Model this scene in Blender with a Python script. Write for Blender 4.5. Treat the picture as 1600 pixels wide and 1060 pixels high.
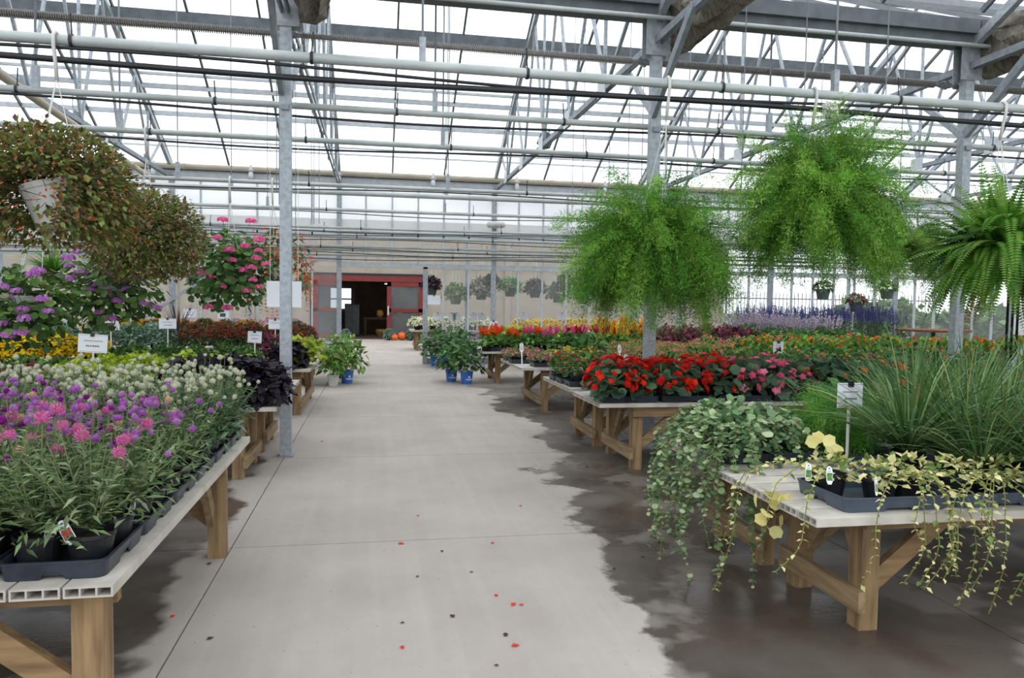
import bpy, math, random
import numpy as np
from mathutils import Vector, Matrix

for _o in list(bpy.data.objects):
    bpy.data.objects.remove(_o)
S = bpy.context.scene
COL = S.collection
random.seed(7)
RNG = np.random.default_rng(11)

# ------------------------------------------------------------------ camera
CAM_H, FPX = 1.513, 1160.0
YAW, PITCH, ROLL = math.radians(10.454), math.radians(-2.8315), math.radians(0.849)
_f = Vector((math.sin(YAW) * math.cos(PITCH), math.cos(YAW) * math.cos(PITCH), math.sin(PITCH)))
_r = Vector((math.cos(YAW), -math.sin(YAW), 0))
_u = _r.cross(_f)
R2 = _r * math.cos(ROLL) + _u * math.sin(ROLL)
U2 = -_r * math.sin(ROLL) + _u * math.cos(ROLL)
cd = bpy.data.cameras.new('camera')
cd.sensor_width = 36.0
cd.lens = FPX / 1600.0 * 36.0
cd.clip_start, cd.clip_end = 0.05, 500
cam = bpy.data.objects.new('camera', cd)
COL.objects.link(cam)
cam.matrix_world = Matrix(((R2.x, U2.x, -_f.x, 0), (R2.y, U2.y, -_f.y, 0), (R2.z, U2.z, -_f.z, CAM_H), (0, 0, 0, 1)))
S.camera = cam


def onz(px, py, z=0.0):
    """ground/deck point under a photo pixel"""
    d = _f + R2 * ((px - 800) / FPX) - U2 * ((py - 530) / FPX)
    t = (z - CAM_H) / d.z
    return Vector((d.x * t, d.y * t, z))


def ony(px, py, Y):
    d = _f + R2 * ((px - 800) / FPX) - U2 * ((py - 530) / FPX)
    t = Y / d.y
    return Vector((d.x * t, Y, CAM_H + d.z * t))


# ------------------------------------------------------------------ sky and exposure
W = bpy.data.worlds.new('overcast')
S.world = W
W.use_nodes = True
_bg = W.node_tree.nodes['Background']
_bg.inputs[0].default_value = (0.93, 0.965, 1.0, 1)
_bg.inputs[1].default_value = 2.15
S.view_settings.view_transform = 'Standard'
S.view_settings.look = 'None'
S.view_settings.exposure = 0.0
S.view_settings.gamma = 1.0
S.view_settings.use_curve_mapping = False
S.cycles.max_bounces = 7
S.cycles.transparent_max_bounces = 24
S.cycles.caustics_reflective = False
S.cycles.caustics_refractive = False


# ------------------------------------------------------------------ materials
def lin(h):
    h = h.lstrip('#')
    return tuple(((int(h[i:i + 2], 16) / 255.0) / 12.92 if int(h[i:i + 2], 16) <= 10 else ((int(h[i:i + 2], 16) / 255.0 + 0.055) / 1.055) ** 2.4) for i in (0, 2, 4))


def nn(t, typ, **kw):
    n = t.nodes.new(typ)
    for k, v in kw.items():
        setattr(n, k, v)
    return n


MATS = {}


def pmat(name, c1, c2=None, rough=0.6, metal=0.0, scale=8.0, stretch=(1, 1, 1), bump=0.0, detail=4.0, spec=0.5, rough2=None, coords='Object'):
    """principled with two colours mixed by stretched noise"""
    m = bpy.data.materials.new(name)
    m.use_nodes = True
    t = m.node_tree
    b = t.nodes['Principled BSDF']
    b.inputs['Roughness'].default_value = rough
    b.inputs['Metallic'].default_value = metal
    b.inputs['Specular IOR Level'].default_value = spec
    c1 = lin(c1)
    c2 = lin(c2) if c2 else c1
    tc = nn(t, 'ShaderNodeTexCoord')
    mp = nn(t, 'ShaderNodeMapping')
    mp.inputs['Scale'].default_value = stretch
    t.links.new(tc.outputs[coords], mp.inputs[0])
    no = nn(t, 'ShaderNodeTexNoise')
    no.inputs['Scale'].default_value = scale
    no.inputs['Detail'].default_value = detail
    t.links.new(mp.outputs[0], no.inputs['Vector'])
    ra = nn(t, 'ShaderNodeValToRGB')
    ra.color_ramp.elements[0].position = 0.33
    ra.color_ramp.elements[1].position = 0.67
    ra.color_ramp.elements[0].color = (*c1, 1)
    ra.color_ramp.elements[1].color = (*c2, 1)
    t.links.new(no.outputs[0], ra.inputs[0])
    t.links.new(ra.outputs[0], b.inputs['Base Color'])
    if bump:
        bp = nn(t, 'ShaderNodeBump')
        bp.inputs['Strength'].default_value = bump
        bp.inputs['Distance'].default_value = 0.01
        t.links.new(no.outputs[0], bp.inputs['Height'])
        t.links.new(bp.outputs[0], b.inputs['Normal'])
    MATS[name] = m
    return m


def plant_mat(name, trans=0.35, rough=0.55, spec=0.35):
    """leaf and petal surface: own colour per leaf, some light through it"""
    m = bpy.data.materials.new(name)
    m.use_nodes = True
    t = m.node_tree
    b = t.nodes['Principled BSDF']
    b.inputs['Roughness'].default_value = rough
    b.inputs['Specular IOR Level'].default_value = spec
    at = nn(t, 'ShaderNodeAttribute', attribute_name='Col')
    tr = nn(t, 'ShaderNodeBsdfTranslucent')
    mx = nn(t, 'ShaderNodeMixShader')
    mx.inputs[0].default_value = trans
    t.links.new(at.outputs['Color'], b.inputs['Base Color'])
    t.links.new(at.outputs['Color'], tr.inputs['Color'])
    t.links.new(b.outputs[0], mx.inputs[1])
    t.links.new(tr.outputs[0], mx.inputs[2])
    t.links.new(mx.outputs[0], t.nodes['Material Output'].inputs[0])
    MATS[name] = m
    return m


def pane_mat(name, clear, col, diffuse_col, haze=0.0, hscale=0.8, stretch=(1, 1, 1)):
    """thin sheet: part clear, part milky; haze = how much the clear share varies"""
    m = bpy.data.materials.new(name)
    m.use_nodes = True
    t = m.node_tree
    t.nodes.remove(t.nodes['Principled BSDF'])
    tp = nn(t, 'ShaderNodeBsdfTransparent')
    tp.inputs[0].default_value = (*col, 1)
    tl = nn(t, 'ShaderNodeBsdfTranslucent')
    tl.inputs[0].default_value = (*diffuse_col, 1)
    df = nn(t, 'ShaderNodeBsdfDiffuse')
    df.inputs[0].default_value = (*diffuse_col, 1)
    m1 = nn(t, 'ShaderNodeMixShader')
    m1.inputs[0].default_value = 0.4
    m2 = nn(t, 'ShaderNodeMixShader')
    m2.inputs[0].default_value = clear
    t.links.new(tl.outputs[0], m1.inputs[1])
    t.links.new(df.outputs[0], m1.inputs[2])
    t.links.new(m1.outputs[0], m2.inputs[1])
    t.links.new(tp.outputs[0], m2.inputs[2])
    if haze:
        g = nn(t, 'ShaderNodeNewGeometry')
        mp = nn(t, 'ShaderNodeMapping')
        mp.inputs['Scale'].default_value = stretch
        no = nn(t, 'ShaderNodeTexNoise')
        no.inputs['Scale'].default_value = hscale
        no.inputs['Detail'].default_value = 5
        mr = nn(t, 'ShaderNodeMapRange')
        mr.inputs[1].default_value, mr.inputs[2].default_value = 0.3, 0.7
        mr.inputs[3].default_value, mr.inputs[4].default_value = clear - haze, clear + haze
        t.links.new(g.outputs['Position'], mp.inputs[0])
        t.links.new(mp.outputs[0], no.inputs['Vector'])
        t.links.new(no.outputs[0], mr.inputs[0])
        t.links.new(mr.outputs[0], m2.inputs[0])
    t.links.new(m2.outputs[0], t.nodes['Material Output'].inputs[0])
    MATS[name] = m
    return m


pmat('galv', '#8e959c', '#a9b0b6', rough=0.45, metal=0.2, scale=22, detail=3)
pmat('galv_dull', '#7c848b', '#959ca2', rough=0.55, metal=0.3, scale=14)
pmat('gutter', '#565c60', '#676e72', rough=0.6, metal=0.2, scale=6)
pmat('alu', '#b4bbc0', '#c6ccd0', rough=0.4, metal=0.05, scale=10)
pmat('pipe', '#a4abaa', '#bcc2c0', rough=0.38, metal=0.1, scale=9, stretch=(0.3, 1, 1))
pmat('fin', '#8f8c89', '#a8a4a0', rough=0.5, metal=0.4, scale=40)
pmat('black_hose', '#15171b', '#20242a', rough=0.45, scale=5)
pmat('pvc', '#b3a996', '#c2b8a6', rough=0.5, scale=3)
pmat('cloth', '#5b554c', '#857d70', rough=0.95, scale=30, stretch=(1, 1, 0.15), bump=0.8)
pmat('wood_z', '#6b5439', '#9a7f5b', rough=0.75, scale=9, stretch=(3, 3, 0.35), bump=0.15, detail=6)
pmat('wood_y', '#756043', '#9c8464', rough=0.78, scale=9, stretch=(3, 0.35, 3), bump=0.15, detail=6)
pmat('wood_x', '#6b5338', '#987d58', rough=0.75, scale=9, stretch=(0.35, 3, 3), bump=0.15, detail=6)
pmat('deck', '#a7a198', '#c6c0b6', rough=0.65, scale=7, detail=8)
pmat('tray', '#23272f', '#343b47', rough=0.35, scale=12)
pmat('tray_blue', '#39424f', '#4d5866', rough=0.32, scale=8)
pmat('pot', '#121316', '#1d1f23', rough=0.4, scale=10)
pmat('pot_white', '#c9c8c4', '#dbdad6', rough=0.45, scale=5)
pmat('pot_blue', '#2f63b5', '#3b72c4', rough=0.4, scale=6)
pmat('pot_green', '#3c4a44', '#4c5b53', rough=0.5, scale=6)
pmat('soil', '#1c1510', '#33271d', rough=0.95, scale=60, bump=0.6)
pmat('card', '#dfe2ea', '#e8eaf0', rough=0.6, scale=3)
pmat('ink', '#55585f', rough=0.7)
pmat('clip', '#14161a', rough=0.35)
pmat('chrome', '#b8bcc0', rough=0.2, metal=0.9)
pmat('wire', '#d8d8d4', rough=0.5)
pmat('steel_wire', '#7f858a', rough=0.5, metal=0.4)
pmat('red_paint', '#6b211f', '#782825', rough=0.45, scale=4)
pmat('dark_trim', '#15181c', '#1f2226', rough=0.6)
pmat('stucco', '#9a9083', '#a69c8f', rough=0.9, scale=2.5)
pmat('interior', '#40332b', '#54443a', rough=0.9, scale=2)
pmat('pumpkin', '#c9571c', '#de6f28', rough=0.5, scale=6)
pmat('lamp_glass', '#e6e9ec', rough=0.2)
pmat('iron', '#16181b', rough=0.5, metal=0.3)
pmat('ground', '#4c5142', '#5f6252', rough=0.95, scale=0.6)
pmat('concrete_dark', '#2c2926', rough=0.95)
pmat('rust_disc', '#6b3a22', '#83492c', rough=0.7)
pmat('straw', '#8a6a35', '#b08b48', rough=0.9, scale=30)
pmat('grey_box', '#3a3f45', '#4b5157', rough=0.5)
plant_mat('leaf', 0.32)
plant_mat('petal', 0.45, rough=0.6, spec=0.2)
plant_mat('waxy', 0.18, rough=0.38, spec=0.45)
plant_mat('print', 0.0, rough=0.5)
pane_mat('roof_sheet', 0.86, (0.97, 0.985, 1.0), (0.85, 0.88, 0.9), haze=0.0)
pane_mat('frosted', 0.2, (0.93, 0.95, 0.97), (0.64, 0.66, 0.68), haze=0.1, hscale=0.9, stretch=(0.35, 1, 1.6))
pane_mat('wall_glass', 0.76, (0.95, 0.97, 0.97), (0.5, 0.51, 0.52), haze=0.09, hscale=0.7, stretch=(1, 1, 0.6))
pane_mat('door_glass', 0.6, (0.9, 0.95, 0.97), (0.45, 0.5, 0.53), haze=0.1)


def floor_mat():
    m = bpy.data.materials.new('concrete')
    m.use_nodes = True
    t = m.node_tree
    b = t.nodes['Principled BSDF']
    L = t.links.new
    g = nn(t, 'ShaderNodeNewGeometry')
    sx = nn(t, 'ShaderNodeSeparateXYZ')
    L(g.outputs['Position'], sx.inputs[0])

    def noise(scale, detail=5, st=(1, 1, 1), rough=0.55):
        mp = nn(t, 'ShaderNodeMapping')
        mp.inputs['Scale'].default_value = st
        L(g.outputs['Position'], mp.inputs[0])
        n = nn(t, 'ShaderNodeTexNoise')
        n.inputs['Scale'].default_value = scale
        n.inputs['Detail'].default_value = detail
        n.inputs['Roughness'].default_value = rough
        L(mp.outputs[0], n.inputs['Vector'])
        return n.outputs[0]

    def mth(op, a, c=None, clamp=False):
        n = nn(t, 'ShaderNodeMath', operation=op)
        n.use_clamp = clamp
        for i, v in enumerate((a, c)):
            if v is None:
                continue
            if isinstance(v, (int, float)):
                n.inputs[i].default_value = v
            else:
                L(v, n.inputs[i])
        return n.outputs[0]

    def mix(fac, a, c):
        n = nn(t, 'ShaderNodeMix', data_type='RGBA')
        L(fac, n.inputs[0]) if not isinstance(fac, float) else setattr(n.inputs[0], 'default_value', fac)
        for i, v in ((6, a), (7, c)):
            if isinstance(v, tuple):
                n.inputs[i].default_value = (*v, 1)
            else:
                L(v, n.inputs[i])
        return n.outputs[2]

    def ramp(v, p0, p1):
        n = nn(t, 'ShaderNodeMapRange')
        n.clamp = True
        n.inputs[1].default_value, n.inputs[2].default_value = p0, p1
        L(v, n.inputs[0])
        return n.outputs[0]

    dry = mix(ramp(noise(1.1), 0.3, 0.7), lin('#9c938b'), lin('#ada59e'))
    dry = mix(mth('MULTIPLY', ramp(noise(7, 8, rough=0.7), 0.5, 0.8), 0.35), dry, lin('#9a9188'))
    dry = mix(mth('MULTIPLY', ramp(noise(1.6, 3, (6, .25, 1)), 0.45, 0.75), 0.12), dry, lin('#cbc5be'))
    specks = mth('MULTIPLY', ramp(noise(38, 2), 0.70, 0.76), 0.6)
    dry = mix(specks, dry, lin('#5b5049'))
    # the spilled water: right of a wandering edge, and under the left benches
    wob = mth('ADD', mth('MULTIPLY', mth('SUBTRACT', noise(0.85, 5), 0.5), 1.7), mth('MULTIPLY', mth('SUBTRACT', noise(9.0, 6, rough=0.75), 0.5), 0.28))
    edge = nn(t, 'ShaderNodeMapRange')
    edge.inputs[1].default_value, edge.inputs[2].default_value = 3.0, 9.0
    edge.inputs[3].default_value, edge.inputs[4].default_value = 1.28, 1.75
    L(sx.outputs[1], edge.inputs[0])
    wetr = mth('SUBTRACT', mth('ADD', sx.outputs[0], wob), edge.outputs[0])
    wet_right = ramp(wetr, -0.02, 0.05)
    wet_right = mth('MULTIPLY', wet_right, ramp(sx.outputs[1], 13.6, 12.6))
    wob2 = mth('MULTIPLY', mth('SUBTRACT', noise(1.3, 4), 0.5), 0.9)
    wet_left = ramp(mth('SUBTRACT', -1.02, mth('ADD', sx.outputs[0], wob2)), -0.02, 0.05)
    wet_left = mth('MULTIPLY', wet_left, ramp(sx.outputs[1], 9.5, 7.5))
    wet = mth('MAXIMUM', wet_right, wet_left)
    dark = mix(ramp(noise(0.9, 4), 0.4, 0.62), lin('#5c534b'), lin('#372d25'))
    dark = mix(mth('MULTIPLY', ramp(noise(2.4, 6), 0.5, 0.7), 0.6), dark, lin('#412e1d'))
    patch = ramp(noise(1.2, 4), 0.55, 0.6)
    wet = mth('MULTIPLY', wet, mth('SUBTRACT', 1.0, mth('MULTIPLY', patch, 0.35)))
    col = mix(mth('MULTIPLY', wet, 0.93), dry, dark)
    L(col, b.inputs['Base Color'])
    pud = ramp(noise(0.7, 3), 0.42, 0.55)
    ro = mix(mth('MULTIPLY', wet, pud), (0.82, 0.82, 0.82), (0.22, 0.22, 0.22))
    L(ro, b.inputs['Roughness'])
    b.inputs['Specular IOR Level'].default_value = 0.4
    bp = nn(t, 'ShaderNodeBump')
    bp.inputs['Strength'].default_value = 0.12
    bp.inputs['Distance'].default_value = 0.01
    L(noise(30, 4), bp.inputs['Height'])
    L(bp.outputs[0], b.inputs['Normal'])
    MATS['concrete'] = m


floor_mat()


# ------------------------------------------------------------------ geometry helpers
def vrand(n):
    v = RNG.normal(size=(n, 3))
    return v / np.linalg.norm(v, axis=1)[:, None]


def unit(v):
    return v / np.maximum(np.linalg.norm(v, axis=1), 1e-9)[:, None]


class Geo:
    """collects shapes; make() links them as ONE mesh object"""

    def __init__(self):
        self.V, self.C, self.F3, self.F4, self.n = [], [], [], [], 0

    def add(self, v, f3=None, f4=None, c=(1, 1, 1)):
        v = np.asarray(v, float).reshape(-1, 3)
        self.V.append(v)
        c = np.asarray(c, float)
        self.C.append(np.broadcast_to(c, (len(v), 3)) if c.ndim == 1 else c)
        if f3 is not None and len(f3):
            self.F3.append(np.asarray(f3, int).reshape(-1, 3) + self.n)
        if f4 is not None and len(f4):
            self.F4.append(np.asarray(f4, int).reshape(-1, 4) + self.n)
        self.n += len(v)
        return self

    def box(self, x0, x1, y0, y1, z0, z1, c=(1, 1, 1)):
        v = [(x, y, z) for z in (z0, z1) for y in (y0, y1) for x in (x0, x1)]
        return self.add(v, f4=[(0, 2, 3, 1), (4, 5, 7, 6), (0, 1, 5, 4), (2, 6, 7, 3), (0, 4, 6, 2), (1, 3, 7, 5)], c=c)

    def bar(self, p, q, w, h, c=(1, 1, 1), up=(0, 0, 1)):
        """square bar from p to q, w across and h along up"""
        p, q = np.array(p, float), np.array(q, float)
        d = (q - p) / np.linalg.norm(q - p)
        u = np.array(up, float)
        s = np.cross(d, u)
        if np.linalg.norm(s) < 1e-3:
            s = np.cross(d, (0, 1, 0))
        s /= np.linalg.norm(s)
        u = np.cross(s, d)
        v = [e + s * a * w / 2 + u * b * h / 2 for e in (p, q) for a, b in ((-1, -1), (1, -1), (1, 1), (-1, 1))]
        return self.add(v, f4=[(0, 1, 2, 3), (7, 6, 5, 4), (0, 4, 5, 1), (1, 5, 6, 2), (2, 6, 7, 3), (3, 7, 4, 0)], c=c)

    def tube(self, pts, r, n=8, c=(1, 1, 1), cap=True):
        P = np.array(pts, float)
        m = len(P)
        r = np.broadcast_to(np.array(r, float), (m,))
        T = np.gradient(P, axis=0)
        T = unit(T)
        ref = np.array((0, 0, 1.0)) if abs(T[0][2]) < 0.9 else np.array((1.0, 0, 0))
        A = unit(np.cross(T, ref))
        B = np.cross(T, A)
        a = np.linspace(0, 2 * np.pi, n, endpoint=False)
        v = (P[:, None, :] + r[:, None, None] * (np.cos(a)[None, :, None] * A[:, None, :] + np.sin(a)[None, :, None] * B[:, None, :])).reshape(-1, 3)
        f = []
        for i in range(m - 1):
            for j in range(n):
                k = (j + 1) % n
                f.append((i * n + j, i * n + k, (i + 1) * n + k, (i + 1) * n + j))
        f3 = []
        if cap:
            for j in range(1, n - 1):
                f3.append((0, j + 1, j))
                f3.append(((m - 1) * n, (m - 1) * n + j, (m - 1) * n + j + 1))
        return self.add(v, f3=f3, f4=f, c=c)

    def lathe(self, prof, n=20, c=(1, 1, 1), o=(0, 0, 0), cap_bottom=True, cap_top=False):
        prof = np.array(prof, float)
        m = len(prof)
        a = np.linspace(0, 2 * np.pi, n, endpoint=False)
        v = np.stack([np.stack([r * np.cos(a) + o[0], r * np.sin(a) + o[1], np.full(n, z + o[2])], 1) for r, z in prof]).reshape(-1, 3)
        f, f3 = [], []
        for i in range(m - 1):
            for j in range(n):
                k = (j + 1) % n
                f.append((i * n + j, i * n + k, (i + 1) * n + k, (i + 1) * n + j))
        for j in range(1, n - 1):
            if cap_bottom:
                f3.append((0, j + 1, j))
            if cap_top:
                f3.append(((m - 1) * n, (m - 1) * n + j, (m - 1) * n + j + 1))
        return self.add(v, f3=f3, f4=f, c=c)

    def ell(self, o, r, n=10, m=6, c=(1, 1, 1), lump=0.0):
        prof = [(math.sin(math.pi * i / m), -math.cos(math.pi * i / m)) for i in range(m + 1)]
        a = np.linspace(0, 2 * np.pi, n, endpoint=False)
        v = np.stack([np.stack([p * np.cos(a) * r[0], p * np.sin(a) * r[1], np.full(n, z * r[2])], 1) for p, z in prof]).reshape(-1, 3)
        if lump:
            v *= 1 + lump * (RNG.random((len(v), 1)) - 0.5)
        f = [(i * n + j, i * n + (j + 1) % n, (i + 1) * n + (j + 1) % n, (i + 1) * n + j) for i in range(m) for j in range(n)]
        return self.add(v + np.array(o), f4=f, c=c)

    def scatter(self, tm, P, D, N, sc, C):
        """template tm=(verts, tris) at points P, long axis D, face normal N"""
        tv, tf = np.array(tm[0], float), np.array(tm[1], int)
        P = np.asarray(P, float)
        n = len(P)
        if n == 0:
            return self
        y = unit(np.asarray(D, float))
        x = np.cross(y, np.asarray(N, float))
        bad = np.linalg.norm(x, axis=1) < 1e-4
        if bad.any():
            x[bad] = np.cross(y[bad], (0.3, 0.5, 0.8))
        x = unit(x)
        z = np.cross(x, y)
        sc = np.asarray(sc, float)
        if sc.ndim == 0:
            sc = np.full(n, float(sc))
        if sc.ndim == 1:
            sc = np.stack([sc] * 3, 1)
        v = P[:, None, :] + (tv[None, :, 0:1] * sc[:, None, 0:1]) * x[:, None, :] + (tv[None, :, 1:2] * sc[:, None, 1:2]) * y[:, None, :] + (tv[None, :, 2:3] * sc[:, None, 2:3]) * z[:, None, :]
        k = len(tv)
        f = (tf[None] + (np.arange(n) * k)[:, None, None]).reshape(-1, 3)
        C = np.asarray(C, float)
        if C.ndim == 1:
            C = np.broadcast_to(C, (n, 3))
        return self.add(v.reshape(-1, 3), f3=f, c=np.repeat(C, k, axis=0))

    def mesh(self, name, mat, smooth=False, color=True):
        V = np.concatenate(self.V)
        F3 = np.concatenate(self.F3) if self.F3 else np.zeros((0, 3), int)
        F4 = np.concatenate(self.F4) if self.F4 else np.zeros((0, 4), int)
        me = bpy.data.meshes.new(name)
        me.vertices.add(len(V))
        me.vertices.foreach_set('co', V.astype(np.float32).ravel())
        loops = np.concatenate([F3.ravel(), F4.ravel()]).astype(np.int32)
        me.loops.add(len(loops))
        me.loops.foreach_set('vertex_index', loops)
        st = np.concatenate([np.arange(len(F3)) * 3, len(F3) * 3 + np.arange(len(F4)) * 4]).astype(np.int32)
        me.polygons.add(len(st))
        me.polygons.foreach_set('loop_start', st)
        me.polygons.foreach_set('use_smooth', np.full(len(st), bool(smooth)))
        if color:
            ca = me.color_attributes.new('Col', 'FLOAT_COLOR', 'POINT')
            c4 = np.ones((len(V), 4), np.float32)
            c4[:, :3] = np.concatenate(self.C)
            ca.data.foreach_set('color', c4.ravel())
        me.materials.append(MATS[mat])
        me.update(calc_edges=True)
        me.validate()
        return me

    def make(self, name, mat, parent=None, smooth=False, loc=None):
        return put(name, self.mesh(name, mat, smooth), parent, loc)


def put(name, me, parent=None, loc=None, rotz=0.0, scale=None):
    o = bpy.data.objects.new(name, me)
    COL.objects.link(o)
    if parent is not None:
        o.parent = parent
    if loc is not None:
        o.location = loc
    if rotz:
        o.rotation_euler.z = rotz
    if scale is not None:
        o.scale = (scale,) * 3 if isinstance(scale, (int, float)) else scale
    return o


def tag(o, label=None, cat=None, group=None, kind=None):
    if label:
        o['label'] = label
    if cat:
        o['category'] = cat
    if group:
        o['group'] = group
    if kind:
        o['kind'] = kind
    return o


def thing(name, label, cat, loc=(0, 0, 0), rotz=0.0, group=None, kind=None):
    o = bpy.data.objects.new(name, None)
    COL.objects.link(o)
    o.location = loc
    o.rotation_euler.z = rotz
    o.empty_display_size = 0.1
    return tag(o, label, cat, group, kind)


def shades(cols, n, var=0.18):
    """n colours drawn from a list of hex colours, each a bit lighter or darker"""
    base = np.array([lin(c) for c in cols])
    c = base[RNG.integers(0, len(base), n)]
    return np.clip(c * (1 + var * RNG.normal(size=(n, 1))), 0.002, 1)


# leaf and petal templates: verts (x across, y along, z up), triangles
LEAF = ([(0, 0, 0), (-.32, .42, .07), (0, 1, -.06), (.32, .42, .07), (0, .45, -.02)], [(0, 4, 1), (1, 4, 2), (0, 3, 4), (4, 3, 2)])
LANCE = ([(0, 0, 0), (-.13, .4, .04), (0, 1, -.1), (.13, .4, .04)], [(0, 2, 1), (0, 3, 2)])
NEEDLE = ([(-.05, 0, 0), (.05, 0, 0), (0, 1, 0)], [(0, 1, 2)])
ROUND = ([(0, .45, -.06), (0, 0, 0), (-.42, .12, .06), (-.52, .55, .05), (-.28, .95, 0), (0, .9, -.04), (.28, .95, 0), (.52, .55, .05), (.42, .12, .06)], [(0, i, i + 1) for i in range(1, 8)] + [(0, 8, 1)])
HEART = ([(0, .3, -.04), (0, .1, 0), (-.4, -.05, .05), (-.5, .35, .08), (0, 1.05, -.1), (.5, .35, .08), (.4, -.05, .05)], [(0, i, i + 1) for i in range(1, 6)] + [(0, 6, 1)])
LOBED = ([(0, .4, -.03), (0, 0, 0), (-.3, .2, .04), (-.62, .45, .05), (-.3, .55, 0), (-.25, .9, .02), (0, 1.1, -.08), (.25, .9, .02), (.3, .55, 0), (.62, .45, .05), (.3, .2, .04)], [(0, i, i + 1) for i in range(1, 10)] + [(0, 10, 1)])
_a = [2 * math.pi * i / 10 for i in range(10)]
DISC = ([(0, 0, -.12)] + [((1 if i % 2 else .72) * math.cos(t), (1 if i % 2 else .72) * math.sin(t), .1) for i, t in enumerate(_a)], [(0, i, i % 10 + 1) for i in range(1, 11)])
HEXD = ([(0, 0, .1)] + [(math.cos(i * 1.0472), math.sin(i * 1.0472), -.1) for i in range(6)], [(0, i, i % 6 + 1) for i in range(1, 7)])
STAR = ([(0, 0, 0), (-.25, .5, .05), (0, 1, -.15), (.25, .5, .05)], [(0, 2, 1), (0, 3, 2)])
OCTA = ([(1, 0, 0), (-1, 0, 0), (0, 1, 0), (0, -1, 0), (0, 0, 1), (0, 0, -1)], [(0, 2, 4), (2, 1, 4), (1, 3, 4), (3, 0, 4), (2, 0, 5), (1, 2, 5), (3, 1, 5), (0, 3, 5)])
UP = np.array((0, 0, 1.0))

# ================================================================== THE SETTING
X0, SP = -0.84, 3.66          # post grid across
ROW1, ROW2 = 7.37, 17.90      # gutter rows
ROW0 = ROW1 - (ROW2 - ROW1)
EAVE, SLOPE = 4.52, 0.5
XL, XR = X0 - 3 * SP, X0 + 5 * SP

# floor: poured slabs with narrow joints
fl = tag(thing('floor', None, None), kind='structure')
Geo().box(XL - 2, XR + 2, -5, 31, -0.12, -0.03).make('joint_bed', 'concrete_dark', fl)
ys = [-5, -0.5, 2.05, 4.66, 7.25, 9.75, 12.23, 15.0, 17.9, 20.6, 23.3, 26.3, 29.3]
xs = [XL - 2, -6.5, -0.85, 2.9, 6.55, 10.2, 13.8, XR + 2]
for i in range(len(xs) - 1):
    for j in range(len(ys) - 1):
        g = 0.004
        Geo().box(xs[i] + g, xs[i + 1] - g, ys[j] + g, ys[j + 1] - g, -0.1, 0).make('slab', 'concrete', fl)
gr = Geo()
gr.box(-90, 110, 31, 140, -0.16, -0.06)
gr.box(-90, XL - 2, -40, 31, -0.16, -0.06)
gr.box(XR + 2, 110, -40, 31, -0.16, -0.06)
tag(gr.make('ground', 'ground'), kind='structure')

# posts of the near gutter row
where = {-1: 'off to the left', 0: 'standing at the aisle edge beside the black sweet potato vine', 1: 'rising behind the red begonias', 2: 'behind the sedge grass on the right', 3: 'far to the right'}


def near_post(k):
    t = thing('support_post', 'square galvanised steel post ' + where[k], 'post', (X0 + k * SP, ROW1, 0))
    Geo().box(-.052, .052, -.052, .052, 0, 4.42).make('shaft', 'galv', t)
    Geo().box(-.075, .075, -.075, .075, 0, 0.012).make('base_plate', 'galv_dull', t)
    g = Geo()
    g.box(-.13, .13, -.066, -.058, 4.05, 4.42).box(-.13, .13, .058, .066, 4.05, 4.42)
    g.make('gusset', 'galv', t)
    Geo().bar((0.035, .05, 3.45), (0.035, 1.0, 4.2), .05, .07).make('knee_brace', 'galv', t)
    Geo().bar((-0.035, -.05, 3.45), (-0.035, -1.0, 4.2), .05, .09).make('knee_brace', 'galv_dull', t)
    Geo().box(-.035, .035, -.075, -.058, 3.28, 3.33).make('bracket', 'galv_dull', t)


for k in (0, 1, 2, 3):
    near_post(k)


def truss(k, ya, yb, label):
    """one roof truss across a bay, in the plane x = post"""
    t = thing('roof_truss', label, 'truss', (X0 + k * SP, (ya + yb) / 2, 4.2))
    L = (yb - ya) / 2
    H = L * SLOPE
    for s in (-1, 1):
        Geo().bar((0, s * L, .2), (0, 0, H + .2), .07, .1).make('top_chord', 'galv', t)
    for dx in (-.03, .03):
        Geo().bar((dx, -L, 0), (dx, L, 0), .02, .075).make('bottom_chord', 'galv_dull', t)
    n = 6
    yy = [-L + 2 * L * i / n for i in range(n + 1)]
    for i in range(1, n):
        top = (L - abs(yy[i])) * SLOPE + .2
        if i in (1, 3, 5):
            Geo().bar((0, yy[i], 0), (0, yy[i], top), .04, .04, up=(1, 0, 0)).make('vertical_web', 'galv', t)
    for i in range(n):
        a, b = yy[i], yy[i + 1]
        m = (a + b) / 2
        top = (L - abs(m)) * SLOPE + .2
        for e in (a, b):
            if abs(e) < L - .01:
                Geo().bar((.02, e, .02), (.02, m, top), .04, .04).make('diagonal_web', 'galv', t)
    for i in range(1, n):
        Geo().box(-.045, -.037, yy[i] - .16, yy[i] + .16, -.08, .16).make('gusset_plate', 'alu', t)


nm = {-2: 'at the far left', -1: 'over the coral flowered hanging baskets', 0: 'in line with the aisle post', 1: 'in line with the post behind the begonias', 2: 'in line with the post behind the sedge grass', 3: 'at the right end', 4: 'at the far right'}
for k in (-2, -1, 0, 1, 2, 3, 4):
    truss(k, ROW1, ROW2, 'steel roof truss of the far bay ' + nm[k])
for k in (-1, 0, 1, 2, 3):
    truss(k, ROW0, ROW1, 'steel roof truss of the near bay ' + nm[k])

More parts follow.
